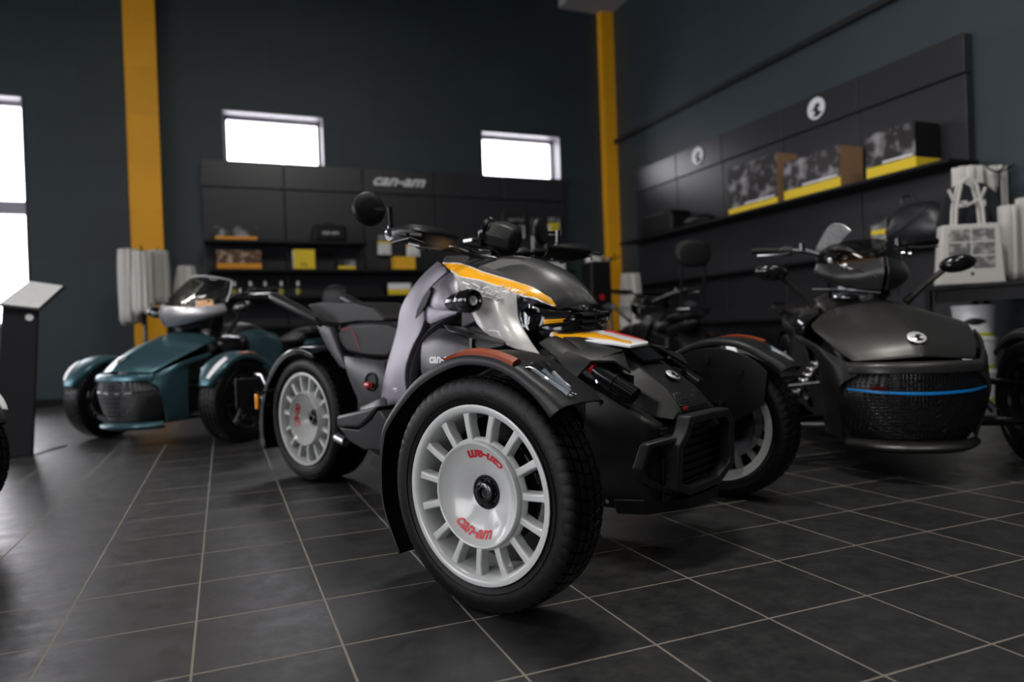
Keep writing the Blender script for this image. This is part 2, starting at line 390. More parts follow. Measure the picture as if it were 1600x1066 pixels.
# ------------------------------------------------------------------ the room
def struct(o): o['kind'] = 'structure'; return o
struct(box('floor', XL-.4, XR+.3, YF-.4, YB+.4, -.2, 0, M_FLOOR, smooth=False))
struct(box('ceiling', XL-.4, XR+.3, YF-.4, YB+.4, ZC, ZC+.2, M_CEIL, smooth=False))
def wall(name, axis, c0, c1, a0, a1, holes):
    """wall slab with rectangular openings"""
    b = MB(); cuts = sorted(holes); cur = a0
    def put(p, q, z0, z1):
        if q-p < 1e-4 or z1-z0 < 1e-4: return
        if axis == 'y': b.box(p, q, c0, c1, z0, z1)
        else: b.box(c0, c1, p, q, z0, z1)
    for h0, h1, z0, z1 in cuts:
        put(cur, h0, 0, ZC); put(h0, h1, 0, z0); put(h0, h1, z1, ZC); cur = h1
    put(cur, a1, 0, ZC)
    return struct(b.build(name, M_WALL, smooth=False))
H = lambda wl: [(a0, a1, z0, z1) for n, w_, a0, a1, z0, z1 in WIN if w_ == wl]
wall('wall_back', 'y', YB, YB+.38, XL-.4, XR+.3, H('back'))
wall('wall_left', 'x', XL-.38, XL, YF, YB, H('left'))
wall('wall_front', 'y', YF-.38, YF, XL-.4, XR+.3, H('front'))
wall('wall_right', 'x', XR, XR+.3, YF, YB, [])
for n, wl, a0, a1, z0, z1 in WIN:
    b = MB(); f = .055; d0, d1 = .24, .31
    bars = [(a0, a0+f, z0, z1), (a1-f, a1, z0, z1), (a0, a1, z0, z0+f), (a0, a1, z1-f, z1)]
    if n == 'window_1': bars += [(a0, a1, 2.36, 2.52)]
    if wl != 'back' and a1-a0 > 2: bars += [((a0+a1)/2-.03, (a0+a1)/2+.03, z0, z1)]
    rv = MB(); g = .004                              # plastered, pale reveal around the opening
    rvb = [(a0+g, a0+.014, z0, z1), (a1-.014, a1-g, z0, z1), (a0, a1, z1-.014, z1-g), (a0, a1, z0+g, z0+.014)]
    def emit_(B, l, e0, e1):
        for p, q, r_, s_ in l:
            if wl == 'back': B.box(p, q, YB+e0, YB+e1, r_, s_)
            elif wl == 'front': B.box(p, q, YF-e1, YF-e0, r_, s_)
            else: B.box(XL-e1, XL-e0, p, q, r_, s_)
    emit_(b, bars, d0, d1); emit_(b, rvb, -.012, d0)
    fr_ = struct(b.build(n, M_FRAME, smooth=False))
    p = MB(); emit_(p, [(a0+f, a1-f, z0+f, z1-f)], .27, .276); p.build('pane', M_PANE, fr_, smooth=False)
struct(box('trim_1', -1.01, -.645, YB-.10, YB, 0, ZC, M_YEL, smooth=False))
struct(box('trim_2', XR-.22, XR, YB-.14, YB, 0, ZC, M_YEL, smooth=False))
struct(box('trim_3', XR-.07, XR, 1.0, YB, 3.70, 3.76, mat('black_conduit', (.01, .01, .011), .5), smooth=False))
struct(box('trim_4', XR-.9, XR, -2, YB, ZC-.28, ZC, mat('pale_beam', (.35, .36, .37), .7), smooth=False))
struct(box('baseboard_back', XL, -.2, YB-.014, YB, 0, .09, M_BLK, smooth=False))
struct(box('baseboard_right', XR-.014, XR, YF, 4.0, 0, .09, M_BLK, smooth=False))
struct(box('baseboard_left', XL, XL+.014, YF, .4, 0, .09, M_BLK, smooth=False))

# ------------------------------------------------------------------ wheels
def tyre(parent, R, W, rr_, blocks=60, name='tyre'):
    """tread with ring grooves and slanted sipes, rounded shoulders, plain sidewall"""
    h = W/2; q = (R-.29)
    outer = [(-h*.80, rr_+.004), (-h*.93, rr_+.014), (-h, rr_+.036), (-h*.99, R-.030), (-h*.93, R-.014), (-h*.86, R-.006)]
    tread = []
    gs = [-.62, -.22, .22, .62]; gw = .045
    ys = [-.80]
    for g in gs: ys += [g-gw-.001, g-gw, g+gw, g+gw+.001, ]
    ys += [.80]
    ys2 = []
    for a, b in zip(ys, ys[1:]):
        ys2.append(a)
        if b-a > .2: ys2.append((a+b)/2)
    ys2.append(ys[-1])
    cols = []
    for y in ys2:
        ing = any(abs(y-g) <= gw+1e-6 for g in gs)
        cols.append((y*h, R-.004*abs(y)**3-(.006 if ing else 0), True, ing))
    prof = [(y, r, False, False) for y, r in outer]+cols+[(-y, r, False, False) for y, r in outer[::-1]]
    fr = [0, .07, .16, .23, .62]
    vs = []; n = blocks*len(fr)
    for b in range(blocks):
        for k, f in enumerate(fr):
            for y, r, tr, ing in prof:
                yn = y/h
                lim = .93 if abs(yn) > .85 else 1
                a = 2*PI*(b+f+(.75*abs(yn) if tr or abs(yn) > .85 else .75*.93*0+.6))/blocks
                dep = 0
                if k in (1, 2) and (tr and not ing): dep = .005
                if k in (1, 2) and not tr and r > R-.016: dep = .0015
                vs.append(((r-dep)*math.cos(a), y, (r-dep)*math.sin(a)))
    m = len(prof)
    fs = [(i*m+j, i*m+j+1, ((i+1) % n)*m+j+1, ((i+1) % n)*m+j) for i in range(n) for j in range(m-1)]
    o = mk(name, vs, fs, M_RUB, parent, ang=40)
    # moulded ribs and bead line on the sidewall
    b = MB()
    for s in (-1, 1):
        b.lathe([(s*h*.975, rr_+.024), (s*(h*.995+.001), rr_+.0255), (s*h*.985, rr_+.027)], 64)
        for k in range(36):
            a = 2*PI*k/36+.03
            c, sn = math.cos(a), math.sin(a); t = Vector((-sn, 0, c))*.0022; rd = Vector((c, 0, sn))
            p0 = rd*(R-.044)+Vector((0, s*(h+.0004), 0)); p1 = rd*(R-.030)+Vector((0, s*(h*.99+.0008), 0))
            b.add([p0-t, p0+t, p1+t, p1-t], [(0, 1, 2, 3)])
    b.build('sidewall_rib', M_RUB, o, smooth=False)
    return o

def rally_wheel(parent, side, R, W, loc, spin=0.0, steer=0.0, brake=True, txt=(-105, 75)):
    """white fifteen-spoke wheel with a dished centre; outer face towards local -y"""
    rr_ = .207 if W < .18 else .213
    t = empty('wheel'); t.parent = parent; t.location = loc
    t.rotation_euler = (0, 0, (0 if side < 0 else PI)+steer)
    ty = tyre(t, R, W, rr_)
    h = W/2
    rb = MB()
    rb.lathe([(-h*.90, rr_+.008), (-h*.96, rr_+.008), (-h*.97, rr_+.004), (-h*.95, rr_-.006), (-h*.80, rr_-.0125), (-h*.45, rr_-.017),
              (h*.3, rr_-.026), (h*.8, rr_-.022), (h*.93, rr_+.004), (h*.93, rr_+.009), (h*.80, rr_+.006), (h*.4, rr_-.012), (-h*.5, rr_-.010), (-h*.8, rr_-.002)], 96, closed=True)
    rim = rb.build('rim', M_WHITE, t, ang=50)
    def rot(p, a): return Vector((p[0]*math.cos(a)-p[2]*math.sin(a), p[1], p[0]*math.sin(a)+p[2]*math.cos(a)))
    for k in range(15):
        a = 2*PI*k/15+spin
        f = -h*.80
        o_ = [(.112, f+.022, .012), (.120, f+.006, .0108), (.135, f+.001, .0092), (.165, f-.001, .0088), (.190, f+.0, .0100), (.204, f+.0, .015)]
        vs = []
        for r, y, wd in o_: vs += [rot((r, y+.003, -wd), a), rot((r, y, -wd*.72), a), rot((r, y, wd*.72), a), rot((r, y+.003, wd), a), rot((r, y+.026, wd*1.35), a), rot((r, y+.026, -wd*1.35), a)]
        n = len(o_); fs = [(i*6+j, i*6+(j+1) % 6, (i+1)*6+(j+1) % 6, (i+1)*6+j) for i in range(n-1) for j in range(6)]
        fs += [tuple(range(6))[::-1], tuple(range(n*6-6, n*6))]
        mk('spoke', vs, fs, M_WHITE, rim, ang=40, bevel=.0015)
    dsh = MB().lathe([(-h*.30, .030), (-h*.34, .042), (-h*.40, .048), (-h*.62, .085), (-h*.82, .112), (-h*.93, .1195), (-h*.97, .1225), (-h*.97, .1250), (-h*.93, .1275), (-h*.76, .1285), (-h*.70, .134), (-h*.55, .136), (-h*.5, .10), (-h*.2, .04), (-h*.2, .03)], 96, closed=True)
    disc = dsh.build('centre_disc', M_WHITE, t, ang=45)
    hb = MB().lathe([(-h*.30, .0), (-h*.30, .0415), (-h*.36, .0418), (-h*.36, .037), (-h*.33, .035), (-h*.33, .027), (-h*.52, .025), (-h*.55, .021), (-h*.55, .013), (-h*.45, .011), (-h*.45, 0)], 36)
    for k in range(6):
        a = 2*PI*k/6; hb.tube([(.031*math.cos(a), -h*.30, .031*math.sin(a)), (.031*math.cos(a), -h*.42, .031*math.sin(a))], .003, 6)
    hb.build('hub_cap', M_BLKG, t)
    if txt:
        for a0 in [math.radians(q) for q in txt]:
            def pl(x, y, z, a0=a0):
                r = .094-y; th = a0+x/.094      # letters stand with their heads to the hub
                yy = -h*(.62+(r-.085)/(.112-.085)*.20) if r > .085 else -h*(.40+(r-.048)/(.085-.048)*.22)
                return Vector((r*math.cos(th), yy-.0012-z, r*math.sin(th)))
            text('lettering', 'can-am', M_REDT, disc, .038, pl, shear=.35, extr=.0004, bold=.0010)
    if brake:
        b = MB().lathe([(h*.28, .055), (h*.28, .132), (h*.36, .132), (h*.36, .055)], 64, closed=True)
        bd = b.build('brake_disc', M_STL, t)
        c = MB().lathe([(h*.05, .085), (h*.05, .140), (h*.6, .140), (h*.6, .085)], 10, closed=True, a0=.2, a1=1.1).build('brake_caliper', M_BLKG, t, bevel=.004)
        hubm = MB().lathe([(-h*.28, 0), (-h*.28, .04), (h*.2, .05), (h*.4, .055), (h*.95, .05), (h*.95, 0)], 32).build('hub', M_STL, t)
    return t

def road_wheel(parent, side, R, W, loc, steer=0.0, m=None, rr_=.195):
    """gloss black split-spoke alloy"""
    m = m or M_BLKG
    t = empty('wheel'); t.parent = parent; t.location = loc; t.rotation_euler = (0, 0, (0 if side < 0 else PI)+steer)
    tyre(t, R, W, rr_, blocks=44); h = W/2
    rim = MB().lathe([(-h*.88, rr_+.006), (-h*.94, rr_+.006), (-h*.92, rr_-.008), (-h*.4, rr_-.018), (h*.8, rr_-.02), (h*.9, rr_+.006), (h*.5, rr_-.008), (-h*.6, rr_-.008)], 48, closed=True).build('rim', m, t)
    for k in range(6):
        for s in (-1, 1):
            a = 2*PI*k/6+s*.17; a2 = 2*PI*k/6+s*.06
            p0 = Vector((.04*math.cos(a2), -h*.45, .04*math.sin(a2))); p1 = Vector(((rr_-.012)*math.cos(a), -h*.78, (rr_-.012)*math.sin(a)))
            pm = (p0+p1)/2+Vector((0, -.006, 0))
            MB().tube([p0, pm, p1], [.014, .010, .012], 6).build('spoke', m, rim, ang=20)
    MB().lathe([(-h*.5, 0), (-h*.5, .045), (-h*.3, .055), (h*.6, .05), (h*.6, 0)], 24).build('hub', m, t)
    MB().lathe([(h*.28, .05), (h*.28, .135), (h*.36, .135), (h*.36, .05)], 40, closed=True).build('brake_disc', M_STL, t)
    return t

def badge(parent, P0, n, r, xdir):
    """round chrome badge with a dark swept figure"""
    n = Vector(n).normalized(); u = Vector(xdir); u = (u-n*u.dot(n)).normalized(); v = n.cross(u); P0 = Vector(P0)
    def ring(rad, hgt, k=28): return [P0+n*hgt+(u*math.cos(2*PI*i/k)+v*math.sin(2*PI*i/k))*rad for i in range(k)]
    a, b_, c = ring(r, 0), ring(r, .003), ring(r*.9, .0045)
    k = 28; fs = [(i, (i+1) % k, k+(i+1) % k, k+i) for i in range(k)]+[(k+i, k+(i+1) % k, 2*k+(i+1) % k, 2*k+i) for i in range(k)]+[tuple(range(2*k, 3*k)), tuple(range(k))[::-1]]
    o = mk('badge', a+b_+c, fs, mat('satin_chrome', (.8, .8, .8), .32, metal=.6), parent, ang=60)
    sh = [(-.75, -.15), (-.2, .05), (.02, .42), (.40, .40), (.55, .05), (.30, .10), (.25, -.25), (.72, -.45), (.25, -.78), (-.35, -.72), (-.05, -.35), (-.3, -.1)]
    pts = [P0+n*.0046+(u*x+v*y)*r for x, y in sh]
    MB().prism(pts, n*.0012).build('badge_mark', M_BLKG, o, smooth=False)
    return o

# ------------------------------------------------------------------ the white-wheeled three-wheeler in front
RY = Frame((1.245, 1.895), -64.5)
ryk = empty('three_wheeler', 'matte black and silver three-wheeled motorcycle with white spoked wheels and yellow stripes, in focus', 'motorcycle', RY.O, RY.a)
P = RY.P
def both(fn, pts, *a, **k):
    fn(pts, *a, **k)
    fn([[mir(p) for p in r] for r in pts], *a, **k)
def panel(name, rows, m, solid=.005, sub=2, sides=2, parent=None, **k):
    """rows of (u, v, lateral) or 3d points on the near side, repeated mirrored on the far side"""
    R3 = [[p if isinstance(p, Vector) else P(*p) for p in r] for r in rows]
    o = grid(name, R3, m, parent or ryk, solid=solid, sub=sub, off=0, **k)
    if sides == 2: grid(name, [[mir(p) for p in r] for r in R3], m, ryk if parent is None else parent, solid=solid, sub=sub, off=0, **k)
    return o
def slab(name, outline, y0, y1, m, parent=None, bevel=.006, bseg=3, sides=2, sub=0):
    """side outline in the photograph on the plane y0, with thickness to y1"""
    pts = [P(u, v, y0) for u, v in outline]
    o = MB().prism(pts, (0, y1-y0, 0)).build(name, m, parent or ryk, bevel=bevel, bseg=bseg)
    if sides == 2: MB().prism([mir(p) for p in pts], (0, y0-y1, 0)).build(name, m, parent or ryk, bevel=bevel, bseg=bseg)
    return o

WZ = .285
rally_wheel(ryk, -1, .283, .132, (-.03, -.704, .283), spin=.06, steer=math.radians(4))
rally_wheel(ryk, 1, .283, .132, (-.095, .690, .283), spin=.3, steer=math.radians(0))
rally_wheel(ryk, -1, .298, .205, (-1.825, -.032, .298), spin=.11, txt=(170, -10))

# front fenders -----------------------------------------------------
LIP = [(38, .317), (45, .316), (54, .315), (65, .314), (78, .311), (96, .307), (118, .304), (135, .312), (154, .336), (163, .343), (176, .342), (193, .344), (214, .334)]
def fhh(a):
    """height of the fender's crown above its lip"""
    return .026+.012*max(0, (54-a)/14) if a < 150 else .026-.016*min(1, (a-150)/30)
def fender(sgn):
    WX = -.03 if sgn == 1 else -.095
    rows = []
    for a, r in LIP:
        t = math.radians(a); wd = 1.0
        
        hh = fhh(a); yo = -.775; yi = -.612; yc = (yo+yi)/2
        prof = [(yo, 0), (yo, hh*.55), (yo+.014, hh*.95), (yc, hh*1.12), (yi-.02, hh), (yi, hh*.6), (yi, 0 if a > 50 else hh*.35)]
        rows.append([Vector((WX+(r+q)*math.cos(t), sgn*(yc+(y-yc)*wd), WZ+(r+q)*math.sin(t))) for y, q in prof])
    f = grid('fender', rows, M_MATTE, ryk, solid=.005, sub=2, off=0)
    def onf(a, y, lift):
        for (a0, r0), (a1, r1) in zip(LIP, LIP[1:]):
            if a0 <= a <= a1: r = r0+(r1-r0)*(a-a0)/(a1-a0)
        t = math.radians(a); q = fhh(a)
        return Vector((WX+(r+q+lift)*math.cos(t), sgn*(y-.033), WZ+(r+q+lift)*math.sin(t)))
    # amber side reflector: a bent, tapering bar along the shoulder
    b = MB(); n = 18; vs = []
    for i in range(n+1):
        a = 65+40*i/n; s = 1-.75*(i/n)**3
        for y, l in ((-.738, -.012*s), (-.742, .006*s), (-.728, .012*s+.002), (-.714, .010*s), (-.716, -.004)): vs.append(onf(a, y, l))
    fs = [(i*5+j, i*5+(j+1) % 5, (i+1)*5+(j+1) % 5, (i+1)*5+j) for i in range(n) for j in range(5)]+[(4, 3, 2, 1, 0), tuple(n*5+j for j in range(5))]
    mk('side_reflector', vs, fs, M_AMB, f, ang=40)
    # clear front indicator
    def patch(name, a0, a1, y0a, y0b, y1a, y1b, lift, m, th=.004, n=8):
        rows = []
        for i in range(n+1):
            s = i/n; a = a0+(a1-a0)*s; ya = y0a+(y1a-y0a)*s; yb = y0b+(y1b-y0b)*s
            dr = -.004*max(0, (abs(ya)-.69)/.03)
            rows.append([onf(a, ya+(yb-ya)*j/3, lift+(.004 if 0 < j < 3 else 0)-(.012*max(0, (abs(ya+(yb-ya)*j/3)-.69)/.05))) for j in range(4)])
        return grid(name, rows, m, f, solid=th, sub=1, off=0)
    patch('indicator_housing', 61, 41.5, -.722, -.648, -.704, -.682, .001, M_STL, .003)
    for k in range(3):
        o0 = -.713+.022*k; o1 = -.701+.0065*k
        patch('indicator_reflector', 59.5-2*k, 42.5+k*.5, o0, o0+.010, o1, o1+.005, .006, M_PAPER, .003)
    patch('indicator_lens', 62, 41, -.726, -.644, -.706, -.680, .010, M_LENS, .002)
    # inner carrier plate with openings
    pl_ = []
    for a in range(44, 156, 8):
        t = math.radians(a); r = .300+(.03*max(0, a-120)/30)
        pl_.append((WX+r*math.cos(t), WZ+r*math.sin(t)))
    pl_ += [(WX-.20, WZ+.02), (WX-.06, WZ-.02), (WX+.06, WZ+.0), (WX+.20, WZ+.09)]
    MB().prism([Vector((x, sgn*-.607, z)) for x, z in pl_], (0, sgn*.006, 0)).build('fender_carrier', M_MATTE, f, bevel=.002)
    for a, q in ((62, .235), (95, .255), (112, .22)):
        t = math.radians(a); c = Vector((WX+q*math.cos(t), sgn*-.600, WZ+q*math.sin(t)))
        MB().tube([c+Vector((0, -.010, 0)), c+Vector((0, .010, 0))], .016, 12).build('carrier_boss', M_BLK, f)
    # front view: little stay bolt and reflector line on the flap
    return f
fender(1); fender(-1)
# flap edge highlight
# rear fender with mudflap and plate carrier ---------------------------
rows = []
RW = Vector((-1.825, -.032, .298))
for a, r in [(66, .335), (85, .332), (105, .330), (125, .332), (145, .338), (160, .350), (175, .365), (192, .385), (205, .395)]:
    t = math.radians(a); rows.append([RW+Vector((r*math.cos(t)+q*math.cos(t), y, (r+q)*math.sin(t))) for y, q in ((-.112, -.022), (-.114, .004), (-.06, .012), (.06, .012), (.114, .004), (.112, -.022))])
rf = grid('rear_fender', rows, M_BLKG, ryk, solid=.006, sub=2, off=0)
b = MB(); b.tube([RW+Vector((-.33, -.09, .14)), RW+Vector((-.44, -.06, .20)), RW+Vector((-.62, 0, .20))], .011, 8)
b.tube([RW+Vector((-.30, -.10, .05)), RW+Vector((-.50, -.05, .10)), RW+Vector((-.66, 0, .12))], .009, 8)
ca = b.build('plate_carrier', M_BLKG, ryk)
sbox('licence_plate_holder', RW+Vector((-.66, 0, .10)), (.012, .2, .16), M_BLK, ca, bevel=.003)
rp = P(401, 628, -.20)
sbox('rear_side_reflector', rp, (.022, .012, .075), M_ORG, ca, bevel=.004)
MB().tube([rp+Vector((.0, .006, .035)), rp+Vector((.06, .07, .06)), RW+Vector((-.30, -.08, .08))], .007, 6).build('reflector_bracket', M_BLKG, ca)

# core mass ----------------------------------------------------------
symloft('engine_core', [(-1.42, [(0, .60), (.10, .58), (.12, .30), (.08, .18), (0, .17)]),
                        (-1.05, [(0, .62), (.14, .60), (.17, .30), (.14, .15), (0, .14)]),
                        (-.65, [(0, .74), (.13, .72), (.19, .42), (.17, .14), (0, .13)]),
                        (-.35, [(0, .62), (.13, .60), (.17, .40), (.17, .14), (0, .13)])], M_BLK, ryk, sub=0, bevel=.02)
# cowl: silver side panel with yellow stripe ---------------------------------
r0 = [(692, 412, -.145), (718, 412.5, -.135), (735, 418, -.13), (755, 426, -.13), (792, 437, -.13), (834, 451, -.125), (861, 468, -.11), (869, 479, -.10)]
r1 = [(706, 424, -.165), (719, 433, -.165), (734, 436, -.165), (752, 439, -.165), (782, 449, -.165), (810, 461, -.16), (838, 468, -.14), (866, 479, -.11)]
r0b = [tuple((a+b)/2 if i < 2 else (a+b)/2-.004 for i, (a, b) in enumerate(zip(p, q))) for p, q in zip(r0, r1)]
cw = panel('cowl_stripe_panel', [r0, r0b, r1], M_YDEC, .004, 2)
s1 = [(706, 424, -.165), (719, 433, -.167), (734, 436.5, -.167), (752, 440, -.168), (780, 449.5, -.168), (808, 461, -.162)]
s2 = [(714, 440, -.185), (724, 447, -.19), (738, 451, -.19), (758, 460, -.192), (782, 472, -.19), (808, 478, -.175)]
s3 = [(722, 462, -.20), (733, 468, -.21), (747, 475, -.212), (767, 485, -.214), (788, 494, -.21), (811, 500, -.185)]
s4 = [(734, 482, -.215), (746, 492, -.228), (760, 501, -.23), (778, 509, -.232), (800, 516, -.225), (819, 517, -.20)]
s5 = [(742, 498, -.225), (755, 513, -.24), (770, 523, -.245), (786, 531, -.25), (810, 537, -.25), (832, 538, -.235)]
s6 = [(746, 506, -.23), (760, 521, -.247), (777, 532, -.255), (799, 543, -.265), (822, 549, -.275), (843, 553, -.28)]
sp = panel('cowl_side_panel', [s1, s2, s3, s4, s5, s6], M_SILV, .006, 2)
# white scribbled lettering on the panel and stripe
def scribble(name, pts, m, par, r=.0022):
    MB().tube([P(*p)+Vector((0, -.004, .002)) for p in pts], r, 6).build(name, m, par)
scribble('white_script', [(724, 442, -.190), (735, 446, -.192), (730, 449, -.192), (742, 455, -.194), (752, 452, -.194), (747, 460, -.196), (758, 465, -.197), (766, 456, -.196), (760, 458, -.196), (770, 462, -.197), (779, 459, -.195), (772, 466, -.198), (781, 463, -.196), (780, 467, -.198)], M_WDEC, sp)
scribble('white_script', [(777, 449, -.170), (790, 447, -.162), (784, 453, -.170), (800, 450, -.160), (797, 457, -.168), (812, 453, -.155), (808, 461, -.166), (822, 460, -.155), (818, 465, -.160), (836, 466, -.150), (850, 474, -.140)], M_WDEC, cw, .0018)
scribble('white_script', [(756, 452, -.194), (764, 449, -.19), (768, 453, -.192), (761, 457, -.195), (768, 460, -.196), (776, 456, -.194), (783, 460, -.194), (775, 464, -.197), (784, 468, -.197), (778, 471, -.199)], M_WDEC, sp)
scribble('white_script', [(740, 444, -.18), (752, 450, -.19), (748, 455, -.194), (758, 458, -.195), (754, 463, -.197), (770, 467, -.199)], M_WDEC, sp)
scribble('white_script', [(765, 517, -.242), (782, 519, -.238), (779, 520, -.24), (784, 527, -.245)], M_WDEC, sp, .0015)
for s_ in (1, -1):
    S = (lambda p: p) if s_ == 1 else mir
    MB().tube([S(P(u, v, y)+Vector((0, -.003, .001))) for u, v, y in r1], .0022, 6).build('white_edge', M_WDEC, cw)
    MB().tube([S(P(u, v, y)+Vector((0, -.001, .002))) for u, v, y in r0], .0018, 6).build('white_edge', M_WDEC, cw)
# hood ---------------------------------------------------------------
ha = [P(*p) for p in r0]
zc = [P(700, 404, 0), P(735, 402, 0), P(765, 401, 0), P(795, 402, 0), P(838, 407, 0), P(880, 424, 0), P(912, 450, 0), P(932, 477, 0)]
rows = []
for i, (e, c) in enumerate(zip(ha, zc)):
    e = Vector((e.x, e.y+.008, e.z-.012))
    cx = c.x
    q1 = Vector((e.x*.55+cx*.45, e.y*.62, e.z*.42+c.z*.58+.004)); q2 = Vector((e.x*.35+cx*.65, e.y*.36, e.z*.15+c.z*.85+.004)); 
    rows.append([e, q1, q2, c, mir(q2), mir(q1), mir(e)])
grid('hood', rows, M_HOOD, ryk, solid=.006, sub=2, off=-1)
grid('hood_gap', [[P(u, v-1, y+.004) for u, v, y in r0[1:]], [P(u, v+.5, y+.002)+Vector((0, 0, -.012)) for u, v, y in r0[1:]]], M_BLKG, ryk, solid=.004, sub=2, off=0)
# front brow crease line
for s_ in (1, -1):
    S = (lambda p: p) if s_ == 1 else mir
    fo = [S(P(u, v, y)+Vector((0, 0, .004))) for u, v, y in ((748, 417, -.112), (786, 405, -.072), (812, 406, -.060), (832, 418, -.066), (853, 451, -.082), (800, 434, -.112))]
    MB().prism(fo, (-.004, 0, -.012)).build('hood_facet', M_HOOD_LIT, ryk, bevel=.004)
# headlamp nose ----------------------------------------------------------
symloft('headlamp_housing', [(-.50, [(0, .80), (.11, .78), (.140, .70), (.135, .62), (0, .60)]),
                             (-.38, [(0, .77), (.11, .745), (.128, .69), (.125, .625), (0, .61)]),
                             (-.27, [(0, .745), (.10, .725), (.115, .68), (.11, .625), (0, .615)]),
                             (-.22, [(0, .735), (.06, .72), (.07, .68), (.065, .63), (0, .62)])], M_BLKG, ryk, sub=1)
for s in (1, -1):
    S = (lambda p: p) if s == 1 else mir
    c = S(P(824, 497, -.168)); ax_ = Vector((.85, -.5*s, .05)).normalized()
    b = MB(); 
    k = 24; u_ = ax_.cross(Vector((0, 0, 1))).normalized(); v_ = u_.cross(ax_)
    def ringp(r, d, k=24): return [c+ax_*d+(u_*math.cos(2*PI*i/k)*r+v_*math.sin(2*PI*i/k)*r) for i in range(k)]
    rs = [ringp(.003, -.034), ringp(.010, -.032), ringp(.018, -.022), ringp(.021, -.016), ringp(.021, -.025)]
    mk('headlamp_reflector', [p for r in rs for p in r], [(i*k+j, i*k+(j+1) % k, (i+1)*k+(j+1) % k, (i+1)*k+j) for i in range(4) for j in range(k)]+[tuple(range(k))], M_STL, ryk)
    lens = [[(809, 462, -.172), (824, 470, -.172), (841, 483, -.155)], [(809, 482, -.182), (826, 490, -.182), (843, 490, -.160)], [(814, 503, -.188), (826, 507, -.186), (840, 505, -.165)], [(819, 517, -.19), (828, 516, -.188), (836, 511, -.172)]]
    grid('headlamp_lens', [[S(P(*p)) for p in r] for r in lens], M_LENS, ryk, solid=.002, sub=2, off=0)
    l2 = [[(843, 482, -.150), (868, 486, -.13), (894, 486, -.105)], [(846, 495, -.155), (870, 498, -.132), (893, 494, -.108)], [(842, 512, -.160), (866, 508, -.134), (888, 504, -.110)]]
    grid('running_lamp_lens', [[S(P(*p)) for p in r] for r in l2], M_BLKG, ryk, solid=.004, sub=2, off=0)
    l3 = [[(850, 499, -.160), (868, 499, -.138), (889, 497, -.112)], [(849, 507, -.161), (868, 505, -.139), (884, 503, -.114)]]  # yellow reflection on the gloss lens, laid on as a coloured strip
    grid('lens_reflection_strip', [[S(P(*p)) for p in r] for r in l3], M_YDEC, ryk, solid=.002, sub=1, off=0)
for k in range(5):
    z = .722-.021*k; hwd = .062-.003*k
    rows = [[Vector((-.205-.5*y*y*8+dx-.012*k*.4, y, z+dz)) for y in (-hwd, -hwd/2, 0, hwd/2, hwd)] for dx, dz in ((-.03, .004), (.006, 0), (.004, -.007))]
    grid('nose_louvre', rows, M_MATTE, ryk, solid=.003, sub=1, off=0)
# frame beam and tank side --------------------------------------------------------
L_ = [(688, 412, -.14), (664, 434, -.15), (644, 459, -.158), (631, 484, -.165), (626, 512, -.170), (618, 543, -.175), (609, 575, -.180), (602, 608, -.185), (600, 642, -.19)]
M1 = [(694, 417, -.155), (671, 438, -.166), (654, 462, -.176), (645, 488, -.186), (642, 516, -.194), (632, 548, -.202), (622, 580, -.208), (616, 612, -.212), (616, 644, -.215)]
R_ = [(702, 426, -.160), (678, 449, -.170), (664, 470, -.182), (668, 496, -.200), (662, 519, -.215), (648, 547, -.222), (638, 582, -.226), (641, 616, -.230), (654, 646, -.230)]
panel('frame_beam', [L_, M1, R_], M_GREY, .03, 2)
B1_ = [(716, 490, -.232), (694, 499, -.224), (668, 517, -.220), (651, 546, -.224), (640, 582, -.228), (642, 616, -.232)]
B2_ = [(722, 496, -.200), (702, 507, -.195), (680, 524, -.195), (663, 550, -.200), (653, 584, -.205), (652, 614, -.205)]
panel('frame_bevel', [B1_, B2_], M_GREY2, .006, 1)
U_ = [(668, 476, -.185), (680, 483, -.210), (698, 485, -.225), (717, 487, -.232)]
V_ = [(668, 500, -.200), (676, 507, -.214), (692, 500, -.222), (716, 491, -.232)]
panel('frame_upper_link', [U_, V_], M_GREY, .02, 1)
t0 = [(704, 426, -.155), (690, 432, -.160), (676, 444, -.165), (668, 462, -.172), (668, 478, -.18)]
t1 = [(712, 434, -.175), (700, 444, -.205), (690, 455, -.215), (683, 470, -.22), (680, 484, -.215)]
t2 = [(718, 446, -.185), (712, 458, -.215), (706, 468, -.225), (699, 480, -.23), (694, 492, -.225)]
t3 = [(722, 462, -.195), (722, 472, -.21), (720, 480, -.215), (716, 489, -.215), (712, 497, -.21)]
panel('tank_shoulder', [t0, t1, t2, t3], M_GREY, .008, 2)
slab('frame_slot', [(671, 449), (673, 457), (665, 478), (654, 494), (648, 501), (651, 484), (661, 463)], -.212, -.15, M_BLK, bevel=.002)
panel('underbeam_panel', [[(602, 606, -.195), (622, 608, -.215), (645, 618, -.225)], [(601, 636, -.20), (624, 640, -.22), (650, 640, -.23)], [(607, 662, -.20), (624, 668, -.22), (648, 668, -.23)]], M_GREY, .02, 1)
# top console between hood and bars
symloft('console', [(-.95, [(0, .91), (.10, .90), (.13, .84), (0, .80)]), (-.82, [(0, .955), (.11, .935), (.14, .87), (0, .84)]), (-.62, [(0, .965), (.10, .945), (.13, .88), (0, .85)])], M_GREY2, ryk, sub=2)
